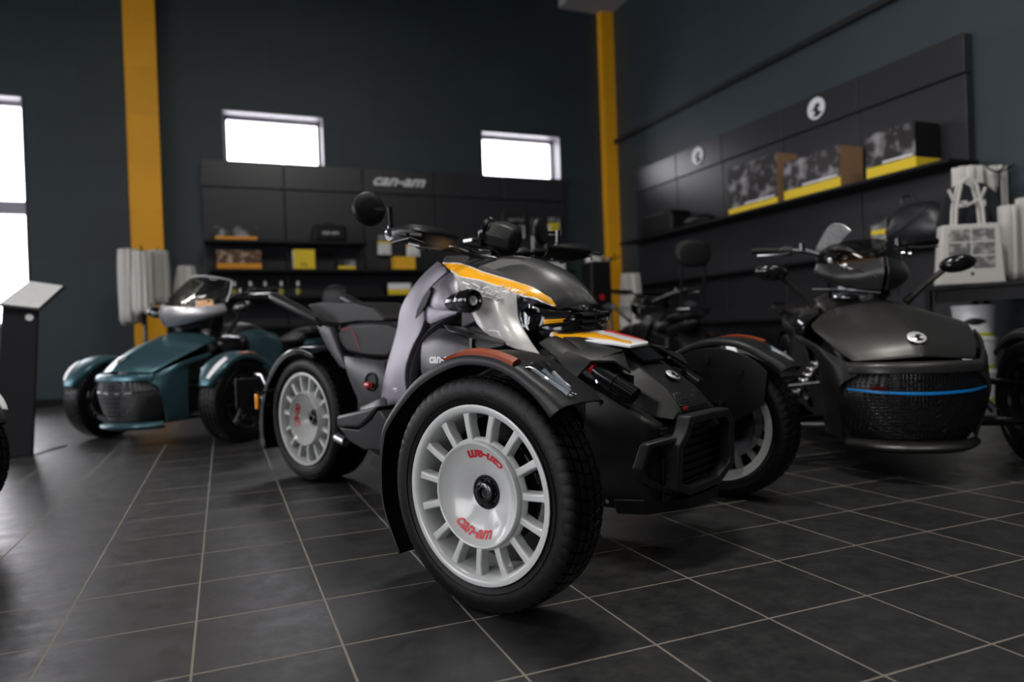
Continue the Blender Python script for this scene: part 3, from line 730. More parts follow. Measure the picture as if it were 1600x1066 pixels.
# air box pod ------------------------------------------------------------------------
panel('side_pod', [[(690, 515, -.255), (711, 519, -.27), (732, 525, -.275), (752, 533, -.265)],
                   [(668, 533, -.265), (693, 530, -.30), (722, 533, -.31), (756, 540, -.295)],
                   [(662, 545, -.275), (688, 552, -.312), (716, 553, -.322), (748, 556, -.31)],
                   [(662, 578, -.280), (684, 583, -.315), (712, 583, -.325), (745, 583, -.31)],
                   [(667, 600, -.265), (684, 604, -.29), (712, 606, -.30), (745, 606, -.30)]], M_GREY2, .02, 2)
panel('pod_top', [[(694, 509, -.24), (720, 513, -.235), (745, 520, -.235), (772, 528, -.235)], [(700, 515, -.285), (726, 520, -.30), (750, 527, -.305), (790, 536, -.29)], [(702, 518, -.29), (728, 526, -.315), (750, 545, -.32), (786, 541, -.30)]], M_MATTE, .008, 2)
slab('pod_strap', [(733, 528), (737, 530), (737, 553), (731, 556), (730, 552), (734, 550)], -.335, -.32, M_STL, bevel=.0015)
def pod_text(x, y, z):
    p = P(690, 561, -.332)
    return p+Vector((x, -.001-z, y))
text('pod_lettering', 'can-am', M_LETTER, ryk, .044, pod_text, shear=.15, extr=.0006, bold=.0012)
pb = P(617, 606, -.222)
MB().box(.004, .060, -.012, -.009, -.006, .0).add([(q.x, q.y, q.z) for q in MB().box(.014, .056, -.012, -.009, -.014, -.011).v], [(0, 2, 3, 1), (4, 5, 7, 6), (0, 1, 5, 4), (2, 6, 7, 3), (0, 4, 6, 2), (1, 3, 7, 5)]).build('pale_marking', M_LETTER, ryk, loc=pb, smooth=False)
# LED spot lamps -----------------------------------------------------------------------
for s in (1, -1):
    S = (lambda p: p) if s == 1 else mir
    c = S(P(737, 470, -.30)); dirn = Vector((1, -.10*s, 0)).normalized()
    spots = []
    def lring(r, d, n=20):
        u_ = Vector((.10*s, 1, 0)).normalized(); v_ = Vector((0, 0, 1))
        return [c+dirn*d+u_*r*math.cos(2*PI*i/n)+v_*r*math.sin(2*PI*i/n) for i in range(n)]
    pr = [(.001, -.125), (.022, -.120), (.030, -.10), (.032, -.055), (.036, -.05), (.038, -.045), (.040, .0), (.036, .014), (.030, .016), (.026, .006), (.018, 0), (.0165, -.002), (.001, -.002)]
    rs = [lring(r, d) for r, d in pr]; n = 20
    sl = mk('spot_lamp', [p for r in rs for p in r], [(i*n+j, i*n+(j+1) % n, (i+1)*n+(j+1) % n, (i+1)*n+j) for i in range(len(rs)-1) for j in range(n)], M_BLKG, ryk)
    rs = [lring(r, d) for r, d in [(.001, .004), (.012, .004), (.0155, .010), (.0165, -.001)]]
    mk('spot_lamp_lens', [p for r in rs for p in r], [(i*n+j, i*n+(j+1) % n, (i+1)*n+(j+1) % n, (i+1)*n+j) for i in range(3) for j in range(n)], mat('lamp_reflector', (.85, .85, .80), .3, metal=.3), sl)
    MB().tube([c+dirn*-.06, c+dirn*-.07+Vector((0, .05*s, -.02)), c+dirn*-.08+Vector((0, .10*s, -.03))], .010, 8).build('lamp_bracket', M_BLK, sl)
# nose body -------------------------------------------------------------------------------
symloft('nose_body', [(-.46, [(0, .60), (.15, .60), (.20, .58), (.235, .42), (.235, .20), (.20, .135), (0, .13)]),
                      (-.25, [(0, .60), (.13, .60), (.205, .565), (.235, .42), (.235, .18), (.21, .132), (0, .13)]),
                      (-.09, [(0, .50), (.12, .50), (.205, .50), (.232, .40), (.230, .18), (.21, .134), (0, .13)]),
                      (.10, [(0, .395), (.10, .40), (.205, .405), (.212, .33), (.206, .20), (.19, .14), (0, .13)]),
                      (.125, [(0, .385), (.10, .385), (.185, .385), (.19, .33), (.185, .21), (.17, .15), (0, .14)])], M_MATTE, ryk, sub=0, bevel=.012, bseg=3, ang=30)
# side deck panel beside the shock opening
panel('deck_side_panel', [[(842, 537, -.235), (870, 560, -.245), (897, 596, -.25)], [(856, 529, -.20), (888, 549, -.215), (925, 565, -.225)], [(868, 526, -.16), (905, 540, -.16), (975, 549, -.13)]], M_MATTE, .008, 0)
panel('deck_panel', [[(925, 565, -.225), (912, 552, -.20), (880, 528, -.16)], [(960, 565, -.20), (945, 548, -.14), (905, 528, -.12)], [(985, 583, -.175), (973, 549, -.11), (958, 538, -.09)]], M_MATTE, .008, 0)
symloft('deck_block', [(-.34, [(0, .640), (.10, .640), (.15, .60), (.16, .50), (0, .50)]),
                       (-.055, [(0, .598), (.085, .594), (.150, .535), (.165, .41), (0, .40)]),
                       (.105, [(0, .488), (.085, .480), (.125, .450), (.155, .405), (0, .40)]),
                       (.150, [(0, .425), (.075, .422), (.115, .412), (.135, .400), (0, .395)])], M_MATTE, ryk, sub=0, bevel=.006, bseg=3, ang=25)
# intake scoop, dark mouth
sc1 = [Vector((-.025, -.07, .590)), Vector((.00, -.062, .572)), Vector((.0, .062, .572)), Vector((-.025, .07, .590))]
MB().prism([Vector((-.055, -.070, .604)), Vector((.012, -.060, .563)), Vector((.012, .060, .563)), Vector((-.055, .070, .604))], (0.002, 0, .006)).build('intake_mouth', M_BLKG, ryk, smooth=False)
MB().prism([Vector((-.060, -.075, .612)), Vector((-.045, -.075, .612)), Vector((-.045, .075, .612)), Vector((-.060, .075, .612))], (0, 0, -.012)).build('intake_lip', M_MATTE, ryk, bevel=.003)
# mesh grille under the block's front edge
rows = [[Vector((.112, y, .474)) for y in (-.075, -.03, .03, .075)], [Vector((.150, y*1.12, .428)) for y in (-.075, -.03, .03, .075)]]
grid('deck_grille', rows, M_MESH, ryk, solid=.006, sub=0, off=1)
badge(ryk, P(1051, 587, 0)+Vector((0, 0, .001)), (.55, 0, .84), .024, (0, 1, 0))
for y in (-.155, .155): MB().lathe([(-.002, 0), (-.003, .007), (.003, .009)], 12, c=(0, 0, 0)).build('deck_screw', M_STL, ryk, loc=(-.03, y, .515))
sbox('red_marking', (.153, -.07, .428), (.004, .022, .010), M_REDT, ryk, bevel=.001)
# shock reservoir with a red adjuster
a = P(930, 578, -.205); c = P(982, 612, -.195)
for s in (1, -1):
    S = (lambda p: p) if s == 1 else mir
    p0, p1 = S(a), S(c); d = (p1-p0)
    b = MB(); b.tube([p0, p0+d*.1, p0+d*.11, p0+d*.30, p0+d*.31, p0+d*.55, p0+d*.56, p0+d*.62, p0+d*.63, p1+d*.2], [.018, .018, .024, .024, .026, .026, .029, .029, .025, .025], 18)
    rsv = b.build('shock_reservoir', M_BLKG, ryk, ang=30)
    k0 = p0-d*.10
    b = MB(); b.tube([k0-d*.10, k0-d*.06, k0+d*.06, k0+d*.12], [.010, .018, .018, .012], 8); b.build('shock_adjuster_knob', M_RED, rsv, ang=20)
    MB().tube([p0-d*.02+Vector((0, 0, -.02)), p0+d*.12+Vector((0, -.008*s, -.030)), p0+d*.2+Vector((0, 0, -.022))], .006, 8).build('hose_fitting', M_CHR, rsv)
    MB().prism([S(P(900, 590, -.17)), S(P(925, 568, -.17)), S(P(985, 588, -.16)), S(P(984, 635, -.16)), S(P(940, 615, -.17))], (0, .02*s, 0)).build('shock_recess', M_BLKG, ryk, smooth=False)
# wing plate with yellow stripe --------------------------------------------------------
nE = [(859, 523, -.14), (869, 532.5, -.145), (893, 534, -.14), (917, 534, -.13), (954, 537.5, -.115), (985, 542, -.105), (1012, 537.5, -.05)]
fE = [(862, 520, -.12), (873, 518.5, -.08), (900, 519, -.04), (935, 517.5, .01), (952, 519, .03), (980, 526, .03), (1013, 535.5, -.03)]
rows = [[P(*p) for p in nE], [P(*[(q+r)/2 for q, r in zip(p1, p2)]) for p1, p2 in zip(nE, fE)], [P(*p) for p in fE]]
pl = grid('nose_wing', rows, M_WDEC, ryk, solid=.008, sub=0, off=0, ang=30)
def wing_strip(name, cols, m):
    """cols: (column position, t0, t1) across the wing from its near to its far edge"""
    def at(c, t):
        k = min(int(c), 5); f = c-k
        a = [rows[0][k]*(1-f)+rows[0][k+1]*f, rows[1][k]*(1-f)+rows[1][k+1]*f, rows[2][k]*(1-f)+rows[2][k+1]*f]
        return (a[0]*(1-2*t)+a[1]*2*t if t < .5 else a[1]*(2-2*t)+a[2]*(2*t-1))+Vector((.0015, 0, .0052))
    grid(name, [[at(c, t0) for c, t0, t1 in cols], [at(c, (t0+t1)/2) for c, t0, t1 in cols], [at(c, t1) for c, t0, t1 in cols]], m, pl, solid=.0015, sub=0, off=0)
wing_strip('yellow_stripe', [(.25, .35, .55), (1, .15, .88), (2, .20, .80), (3, .28, .72), (4, .22, .52), (4.6, .18, .40), (5.1, .14, .34)], M_YDEC)
wing_strip('red_stripe', [(3.6, .90, .98), (4, .90, 1.0), (5, .88, 1.0), (5.8, .86, .98)], M_REDT)
# bumper frame ---------------------------------------------------------------------------
def bar(pts, r, n=8): return MB().tube(pts, r, n)
bx = .185
bp_ = [(-.255, .175), (-.245, .36), (-.14, .375), (-.105, .43), (.105, .43), (.14, .375), (.245, .36), (.255, .175), (.20, .13), (-.20, .13)]
def rect_tube(pts, wd, dp):
    """flat-section closed tube in the nose plane; pts (x,y,z)"""
    n = len(pts); vs = []; cy = sum(p[1] for p in pts)/n; cz = sum(p[2] for p in pts)/n
    for i in range(n):
        p0, p1, p2 = Vector(pts[i-1]), Vector(pts[i]), Vector(pts[(i+1) % n])
        d = ((p1-p0).normalized()+(p2-p1).normalized()).normalized(); nn = Vector((0, d.z, -d.y)).normalized()
        if nn.dot(Vector((0, p1.y-cy, p1.z-cz))) < 0: nn = -nn
        k = wd/max(.6, abs((p2-p1).normalized().dot(d)))
        for a_, b_ in ((-dp, -k/2), (dp, -k/2), (dp, k/2), (-dp, k/2)): vs.append(p1+nn*b_+Vector((a_, 0, 0)))
    fs = [(i*4+j, i*4+(j+1) % 4, ((i+1) % n)*4+(j+1) % 4, ((i+1) % n)*4+j) for i in range(n) for j in range(4)]
    return vs, fs
def bumper_loop(pts, wd, dp):
    v, f = rect_tube(pts, wd, dp); return mk('bumper_frame', v, f, M_BUMP, ryk, bevel=.006, bseg=3, ang=40)
bumper_loop([(.175, -.115, .400), (.180, 0, .403), (.175, .115, .400), (.170, .155, .365), (.165, .158, .24), (.155, .085, .195), (.150, -.085, .190), (.155, -.160, .215), (.165, -.160, .33), (.17, -.130, .36)], .026, .022)
for s in (1, -1):
    S = (lambda p: p) if s == 1 else mir
    bumper_loop([S(P(1048, 687, -.165)), S(P(1010, 697, -.232)), S(P(998, 733, -.245)), S(P(1006, 752, -.225)), S(P(1040, 768, -.165)), S(P(1047, 740, -.16))], .018, .018)
    slab_ = MB().prism([S(P(1050, 690, -.16)), S(P(1062, 690, -.155)), S(P(1052, 770, -.155)), S(P(1040, 768, -.16))], (-.02, 0, 0)).build('bumper_web', M_MATTE, ryk, bevel=.003)
symloft('bumper_base', [(.0, [(0, .160), (.20, .165), (.238, .175), (.225, .128), (0, .125)]), (.09, [(0, .165), (.18, .17), (.215, .18), (.20, .132), (0, .13)]), (.165, [(0, .172), (.08, .172), (.10, .172), (.09, .138), (0, .135)])], M_MATTE, ryk, sub=0, bevel=.006)
rows = [[Vector((.132, y, z)) for y in (-.18, -.06, .06, .18)] for z in (.17, .25, .32, .38)]
gr = grid('radiator_grille', rows, M_MESH, ryk, solid=.008, sub=0, off=0)
for k in range(8):
    z = .185+.024*k; MB().box(.136, .150, -.175, .175, z, z+.006).build('grille_slat', M_BLK, gr, bevel=.001)
for s in (1, -1): MB().tube([(-.02, -s*.233, .165), (-.02, -s*.237, .165)], .007, 12).build('body_screw', M_STL, ryk)
# suspension arms ---------------------------------------------------------------------------
for s in (1, -1):
    b = MB()
    b.tube([(-.34, s*.19, .22), (-.12, s*.57, .20)], .016, 10); b.tube([(-.16, s*.19, .22), (-.10, s*.57, .20)], .014, 10)
    b.tube([(-.34, s*.19, .42), (-.12, s*.57, .37)], .013, 10); b.tube([(-.14, s*.19, .43), (-.10, s*.57, .37)], .012, 10)
    b.build('suspension_arm', M_BLK, ryk)
    MB().tube([(-.20, s*.19, .33), (-.14, s*.56, .30)], .008, 8).build('steering_rod', M_ALU, ryk)
    b = MB(); p0, p1 = Vector((-.22, s*.20, .52)), Vector((-.16, s*.46, .25)); b.tube([p0, p1], .016, 12)
    for k in range(9):
        c = p0+(p1-p0)*(.1+.09*k); d_ = (p1-p0).normalized(); b.tube([c-d_*.004, c+d_*.004], .032, 14)
    b.build('shock_absorber', M_STL, ryk)
    MB().tube([(-.06, s*.575, .20), (-.06, s*.575, .38)], .022, 12).build('upright', M_STL, ryk)
# seats ------------------------------------------------------------------------------------------
def seat(name, outline, half, m=M_SEAT, bev=.035):
    pts = [P(u, v, -half) for u, v in outline]
    return MB().prism(pts, (0, 2*half, 0)).build(name, m, ryk, bevel=bev, bseg=5, ang=60)
st = seat('rider_seat', [(525, 522), (531, 511), (545, 505), (575, 502), (606, 503), (626, 512), (622, 540), (606, 562), (570, 560), (541, 553), (528, 538)], .145)
ps = seat('passenger_seat', [(480, 476), (500, 472), (552, 472), (583, 480), (600, 497), (600, 503), (558, 503), (530, 507), (498, 503)], .125, bev=.025)
b = MB(); b.tube([P(533, 515, -.149), P(548, 512, -.149), P(556, 530, -.150), P(562, 548, -.150)], .0012, 5); b.build('seat_stitching', M_REDT, st)
panel('tail_side_panel', [[(540, 557, -.15), (572, 562, -.155), (604, 565, -.16)], [(546, 585, -.165), (574, 585, -.18), (603, 590, -.18)], [(566, 633, -.17), (584, 632, -.18), (602, 622, -.185)]], M_GREY2, .02, 1)
sp_ = P(580, 597, -.195)
b = MB().lathe([(0, 0), (0, .030), (-.006, .036), (-.004, .040), (.004, .040)], 24, c=sp_); b.build('filler_surround', M_BLK, ryk)
MB().tube([P(573, 602, -.20), P(578, 602, -.215)], [.012, .010], 12).build('tail_adjuster', M_RED, ryk)
panel('grab_strut', [[(498, 505, -.15), (514, 540, -.15), (535, 572, -.15)], [(519, 512, -.15), (531, 544, -.15), (547, 578, -.15)]], M_GREY2, .03, 1)
for s in (1, -1):
    S = (lambda p: p) if s == 1 else mir
    MB().tube([S(P(424, 463, -.20)), S(P(432, 466, -.20)), S(P(460, 480, -.19)), S(P(497, 500, -.17)), S(P(506, 508, -.15))], [.016, .025, .024, .023, .018], 12).build('grab_bar', M_BLK, ryk)
# foot board and lower side
slab('foot_board', [(525, 650), (560, 642), (590, 634), (575, 656), (560, 669), (526, 668)], -.33, -.20, M_GREY2, bevel=.012)
slab('foot_board_skirt', [(528, 668), (560, 671), (580, 655), (590, 640), (603, 660), (608, 700), (595, 706), (566, 703), (545, 690)], -.32, -.18, M_BLK, bevel=.008)
panel('lower_side_panel', [[(566, 638, -.22), (585, 630, -.25), (602, 622, -.25)], [(570, 664, -.26), (590, 655, -.29), (606, 650, -.28)], [(590, 705, -.25), (600, 706, -.28), (612, 706, -.28)]], M_GREY2, .02, 1)
slab('step_bracket', [(580, 709), (594, 712), (594, 734), (580, 728)], -.28, -.22, M_BLK, bevel=.003)
MB().tube([P(528, 683, -.12), P(541, 690, -.12)], .024, 14).build('exhaust_tip', M_ALU, ryk)
MB().tube([(-1.80, .16, .30), (-1.25, .12, .30)], .03, 10).build('swing_arm', M_BLK, ryk)
# handlebar -------------------------------------------------------------------------------------------
gl = P(612, 368, -.44); gi = P(690, 388, -.16); ce = Vector((-.66, 0, .965))
for s in (1, -1):
    S = (lambda p: p) if s == 1 else mir
    hbar = MB().tube([S(gl), S(gi), S(Vector((-.72, -.09, .975))), S(ce)], .0115, 10).build('handlebar', M_STL, ryk)
    MB().tube([S(gl), S(gl+(gi-gl)*.42)], .017, 12).build('grip', M_RUB, hbar)
    MB().tube([S(gl+(gi-gl)*-.04), S(gl+(gi-gl)*.01)], .020, 12).build('bar_end', M_BLKG, hbar)
    c = S(gl+(gi-gl)*.52); MB().tube([c, S(gl+(gi-gl)*.66)], .024, 8).build('switch_cluster', M_BLK, hbar, bevel=.004)
    o3 = [(612, 357, -.46), (630, 352, -.47), (655, 352, -.44), (690, 358, -.34), (716, 370, -.24)]
    m3 = [(613, 364, -.47), (632, 360, -.48), (656, 362, -.46), (690, 368, -.36), (712, 376, -.25)]
    i3 = [(615, 377, -.46), (634, 374, -.47), (654, 378, -.45), (676, 386, -.37), (694, 388, -.27)]
    grid('hand_guard', [[S(P(*p)) for p in r] for r in (o3, m3, i3)], M_BLK, hbar, solid=.006, sub=2, off=0)
    for a_, b_ in (((624, 366), (636, 367)), ((642, 366), (660, 368))):
        MB().tube([S(P(a_[0], a_[1], -.492)), S(P(b_[0], b_[1], -.480))], .0065, 6).build('guard_recess', M_BLK, hbar)
    MB().tube([S(P(613, 379, -.465)), S(P(640, 372, -.488)), S(P(664, 381, -.45))], .004, 6).build('guard_rib', M_BLK, hbar)
    MB().tube([S(P(640, 380, -.40)), S(P(655, 384, -.42)), S(P(690, 388, -.30))], .006, 8).build('lever', M_STL, hbar)
    MB().tube([S(P(662, 384, -.38)), S(P(668, 388, -.36))], .017, 14).build('mirror_clamp', M_STL, hbar)
    # round bar-end mirror
    mc = S(P(577, 326, -.46)); nx = Vector((.97, -.20*s, .05)).normalized(); u_ = nx.cross(Vector((0, 0, 1))).normalized(); v_ = u_.cross(nx)
    n = 36; rs = []
    for r, d in [(.001, .012), (.030, .011), (.052, .008), (.059, .002), (.061, -.006), (.058, -.010), (.001, -.008)]:
        rs.append([mc+nx*d+(u_*math.cos(2*PI*i/n)+v_*math.sin(2*PI*i/n))*r for i in range(n)])
    mir_ = mk('mirror', [p for r in rs for p in r], [(i*n+j, i*n+(j+1) % n, (i+1)*n+(j+1) % n, (i+1)*n+j) for i in range(len(rs)-1) for j in range(n)], M_BLK, hbar, ang=50)
    b = MB(); b.tube([S(P(583, 328, -.46))+nx*.012, S(P(600, 328, -.455))+nx*.008, S(P(608, 329, -.45))], [.005, .007, .009], 8)
    b.tube([S(P(608, 324, -.45)), S(P(610, 350, -.447)), S(P(612, 370, -.445))], [.012, .010, .012], 8)
    b.build('mirror_stalk', M_BLKG, mir_)
    pv = S(P(607, 363, -.455)); MB().tube([pv+nx*-.004, pv+nx*.012], .012, 16).build('mirror_pivot', M_ALU, mir_)
# round instrument
gc = P(778, 369, 0); axg = Vector((-.80, -.32, .30)).normalized()
b = MB(); b.tube([gc+axg*.060, gc+axg*.052, gc+axg*.040, gc+axg*.030, gc+axg*.020], [.050, .058, .058, .050, .050], 28)
ins = b.build('instrument', M_BLKG, ryk, ang=30, bevel=.002)
MB().tube([gc+axg*.034, gc+axg*-.02, gc+axg*-.07, gc+axg*-.085], [.050, .062, .056, .040], 8).build('instrument_body', M_MATTE, ins, bevel=.006, ang=30)
MB().tube([gc+axg*.058, gc+axg*.062], [.049, .048], 28).build('instrument_glass', M_SMOKE, ins)
sbox('bar_bridge', P(742, 377, -.03), (.05, .08, .016), M_ALU, ins, bevel=.004)
b = MB()
b.box(-.70, -.63, -.05, .05, .945, .99); b.tube([(-.66, 0, .90), (-.66, 0, .985)], .03, 12)
b.build('bar_clamp', M_BLKG, ryk, bevel=.006)
for k, (y0, y1, dz) in enumerate([(-.12, -.02, -.02), (-.10, .04, -.03), (-.14, .0, .01), (.12, .02, -.02), (-.07, .08, -.01)]):
    MB().tube([(-.74, y0*1.6, 1.0), (-.68, y0, .985+dz), (-.60, (y0+y1)/2, .965+dz), (-.58, y1, .93)], .0045, 8).build('cable', M_BLKG, ryk)

# ------------------------------------------------------------------ the larger three-wheelers behind
def spyder(name, label, O, deg, paint, grille_bar, screen, light_cowl, backrest, lift=0):
    F = Frame(O, deg); t = empty(name, label, 'motorcycle', F.O, F.a)
    L3 = lambda *a: Vector(a)
    def two(nm, rows, m, **k):
        grid(nm, rows, m, t, off=0, **k); grid(nm, [[mir(p) for p in r] for r in rows], m, t, off=0, **k)
    road_wheel(t, -1, .285, .165, (0, -.655, .285)); road_wheel(t, 1, .285, .165, (0, .655, .285))
    road_wheel(t, -1, .305, .225, (-1.71, 0, .305))
    # fenders
    for s in (1, -1):
        rows = []
        for a, r in [(22, .300), (32, .305), (48, .305), (66, .305), (85, .305), (105, .305), (122, .308), (138, .312)]:
            th = math.radians(a); w_ = .35+.65*min(1, (a-18)/26)
            yc = .655
            rows.append([L3((r+q)*math.cos(th), s*(yc+(y-yc)*w_), .285+(r+q)*math.sin(th)) for y, q in ((.745, -.02), (.748, .008), (.72, .022), (.655, .028), (.59, .022), (.565, .008), (.562, -.02))])
        f = grid('fender', rows, paint, t, solid=.006, sub=2, off=0)
        v = []
        for a, y0, y1 in ((62, .700, .735), (50, .690, .735), (38, .680, .72), (30, .672, .70)):
            th = math.radians(a); r = .338
            v.append([L3(r*math.cos(th), s*(y0+(y1-y0)*q), .285+(r-.008*q)*math.sin(th)) for q in (0, .5, 1)])
        grid('indicator_lens', v, M_PAPER, f, solid=.006, sub=1, off=0)
        v = []
        for a in (80, 92, 104, 116):
            th = math.radians(a); v.append([L3((.331-.004*q)*math.cos(th), s*(.725+.024*q), .285+(.331-.010*q)*math.sin(th)) for q in (0, .5, 1)])
        grid('side_reflector', v, M_AMB, f, solid=.006, sub=1, off=0)
        b = MB(); b.tube([(.10, s*.20, .20), (0, s*.58, .19)], .016, 8); b.tube([(-.22, s*.20, .20), (-.02, s*.58, .19)], .016, 8)
        b.tube([(.08, s*.22, .40), (0, s*.57, .36)], .013, 8); b.tube([(-.20, s*.22, .42), (-.02, s*.57, .36)], .013, 8); b.build('suspension_arm', M_STL, t)
        b = MB(); p0, p1 = L3(-.06, s*.26, .50), L3(-.02, s*.46, .24); b.tube([p0, p1], .018, 10)
        for k in range(7): c = p0+(p1-p0)*(.15+.1*k); d_ = (p1-p0).normalized()*.006; b.tube([c-d_, c+d_], .034, 12)
        b.build('shock_absorber', M_ALU, t)
    # body under the skin
    symloft('body_core', [(-1.45, [(0, .62), (.12, .60), (.14, .30), (.10, .20), (0, .18)]), (-.9, [(0, .72), (.16, .68), (.20, .35), (.16, .16), (0, .15)]),
                          (-.35, [(0, .72), (.20, .66), (.23, .42), (.20, .15), (0, .14)]), (.15, [(0, .60), (.24, .52), (.26, .40), (.22, .15), (0, .13)]), (.30, [(0, .47), (.24, .46), (.25, .36), (.20, .15), (0, .13)])], M_BLK, t, sub=0, bevel=.02)
    # hood: wide shoulders, raised centre facets
    hr = [([-.26, .215, .705], [-.24, .12, .765], [-.22, 0, .775]), ([-.14, .26, .685], [-.10, .13, .748], [-.08, 0, .765]), ([.02, .325, .648], [.08, .16, .700], [.10, 0, .715]),
          ([.16, .305, .590], [.24, .15, .628], [.27, 0, .638]), ([.27, .265, .530], [.35, .14, .558], [.385, 0, .565]), ([.325, .235, .497], [.405, .125, .505], [.435, 0, .508])]
    rows = []
    for e, m_, c in hr:
        e, m_, c = L3(*e), L3(*m_), L3(*c); m_ = (e+c)/2*.55+m_*.45; c = c+Vector((0, 0, .006)); rows.append([e, m_, c])
    grid('hood', rows, paint, t, solid=.010, sub=2, off=0, bevel=.002); grid('hood', [[mir(p) for p in r] for r in rows], paint, t, solid=.010, sub=2, off=0, bevel=.002)
    badge(t, L3(.372, 0, .592), (.62, 0, .78), .036, (0, 1, 0))
    grid('hood_shadow_gap', [[mir(L3(.315, .235, .486)), mir(L3(.395, .125, .494)), L3(.425, 0, .497), L3(.395, .125, .494), L3(.315, .235, .486)],
                             [mir(L3(.315, .235, .470)), mir(L3(.395, .125, .476)), L3(.425, 0, .479), L3(.395, .125, .476), L3(.315, .235, .470)]], M_BLK, t, solid=.006, sub=1, off=0)
    # fascia: band, side cheeks, chin
    def arc(z, hw, xc, xs, zs=0):   # curved line from right to left
        return [L3(xs, -hw, z+zs), L3(xs+(xc-xs)*.72, -hw*.62, z+zs*.4), L3(xc, 0, z), L3(xs+(xc-xs)*.72, hw*.62, z+zs*.4), L3(xs, hw, z+zs)]
    grid('nose_band', [arc(.492, .250, .435, .330), arc(.478, .262, .455, .345), arc(.448, .262, .462, .352)], paint, t, solid=.012, sub=2, off=0, bevel=.003)
    two('side_cheek', [[L3(-.02, .385, .615), L3(.14, .345, .572), L3(.25, .300, .525), L3(.335, .255, .488)],
                       [L3(-.01, .385, .590), L3(.16, .335, .535), L3(.28, .300, .490), L3(.360, .225, .448)],
                       [L3(.10, .330, .555), L3(.17, .325, .500), L3(.27, .305, .440), L3(.33, .285, .400)],
                       [L3(.12, .318, .40), L3(.17, .315, .37), L3(.25, .302, .345), L3(.31, .288, .330)],
                       [L3(.10, .295, .17), L3(.15, .292, .17), L3(.20, .280, .17), L3(.255, .262, .165)]], paint, solid=.012, sub=2, bevel=.003)
    grille = grid('front_grille', [arc(.446, .225, .445, .352), arc(.36, .285, .440, .320), arc(.27, .28, .430, .290), arc(.165, .225, .405, .265)], M_MESH, t, solid=.01, sub=2, off=0)
    grid('grille_bar', [arc(.372, .268, .452, .345, .014), arc(.360, .268, .456, .345, .018)], grille_bar, grille, solid=.008, sub=2, off=0)
    for row, (z, hw) in enumerate([(.418, .20), (.395, .23), (.335, .24), (.305, .24), (.275, .235), (.245, .22), (.215, .21)]):
        n_ = 24; r1_, r2_ = [], []
        for k in range(n_+1):
            y = -hw+2*hw*k/n_; zz = z+(.007 if k % 2 else -.007)
            x = .33+.120*(1-(abs(y)/.28)**2)-max(0, .33-z)*.22
            r1_.append(L3(x, y, zz)); r2_.append(L3(x-.004, y, zz-.006))
        grid('grille_fin', [r1_, r2_], M_BLKG, grille, solid=.004, sub=0, off=0)
    b = MB(); b.tube([(.315, -.20, .160), (.385, -.135, .240), (.425, 0, .243), (.385, .135, .240), (.315, .20, .160)], .006, 6); b.build('grille_brow', M_BLKG, grille)
    grid('chin_spoiler', [arc(.165, .255, .420, .265), arc(.145, .262, .470, .290), arc(.125, .25, .430, .25)], paint, t, solid=.012, sub=2, off=0, bevel=.003)
    # side air intake and tank side
    two('side_intake', [[L3(-.20, .235, .715), L3(-.20, .30, .66), L3(-.21, .31, .60), L3(-.24, .25, .56)],
                        [L3(-.38, .20, .740), L3(-.38, .30, .70), L3(-.38, .31, .62), L3(-.38, .25, .55)],
                        [L3(-.55, .17, .745), L3(-.54, .24, .71), L3(-.54, .25, .62), L3(-.54, .2, .55)]], M_BLKG, solid=.01, sub=2)
    two('side_fairing', [[L3(-.50, .16, .75), L3(-.52, .23, .70), L3(-.50, .25, .60), L3(-.42, .24, .48), L3(-.35, .23, .38)],
                         [L3(-.72, .15, .78), L3(-.74, .21, .72), L3(-.72, .23, .60), L3(-.66, .24, .46), L3(-.60, .23, .36)],
                         [L3(-.96, .14, .74), L3(-.98, .18, .68), L3(-.96, .20, .58), L3(-.90, .22, .45), L3(-.85, .21, .35)]], paint, solid=.01, sub=2)
    symloft('tank', [(-.36, [(0, .76), (.10, .74), (.14, .68), (.1, .6), (0, .6)]), (-.52, [(0, .85), (.13, .82), (.18, .74), (.15, .64), (0, .64)]), (-.76, [(0, .87), (.14, .84), (.18, .76), (.14, .66), (0, .66)]), (-.98, [(0, .76), (.10, .75), (.14, .70), (.1, .62), (0, .62)])], M_BLKM, t, sub=2)
    symloft('rider_seat', [(-.92, [(0, .73), (.09, .72), (.12, .67), (0, .62)]), (-1.10, [(0, .70), (.14, .69), (.18, .64), (0, .60)]), (-1.32, [(0, .72), (.15, .71), (.18, .65), (0, .60)]), (-1.40, [(0, .80), (.13, .78), (.15, .70), (0, .62)])], M_SEAT, t, sub=2)
    symloft('passenger_seat', [(-1.38, [(0, .80), (.13, .79), (.15, .72), (0, .68)]), (-1.60, [(0, .82), (.14, .80), (.15, .74), (0, .70)]), (-1.82, [(0, .83), (.11, .82), (.12, .76), (0, .72)])], M_SEAT, t, sub=2)
    symloft('tail', [(-1.30, [(0, .70), (.15, .68), (.16, .58), (0, .52)]), (-1.75, [(0, .74), (.12, .73), (.13, .64), (0, .60)]), (-2.0, [(0, .76), (.06, .755), (.06, .70), (0, .68)])], paint, t, sub=2)
    for s in (1, -1): MB().tube([(-1.45, s*.17, .74), (-1.7, s*.18, .80), (-1.95, s*.14, .83), (-1.98, s*.05, .83)], .013, 8).build('grab_rail', M_BLKG, t)
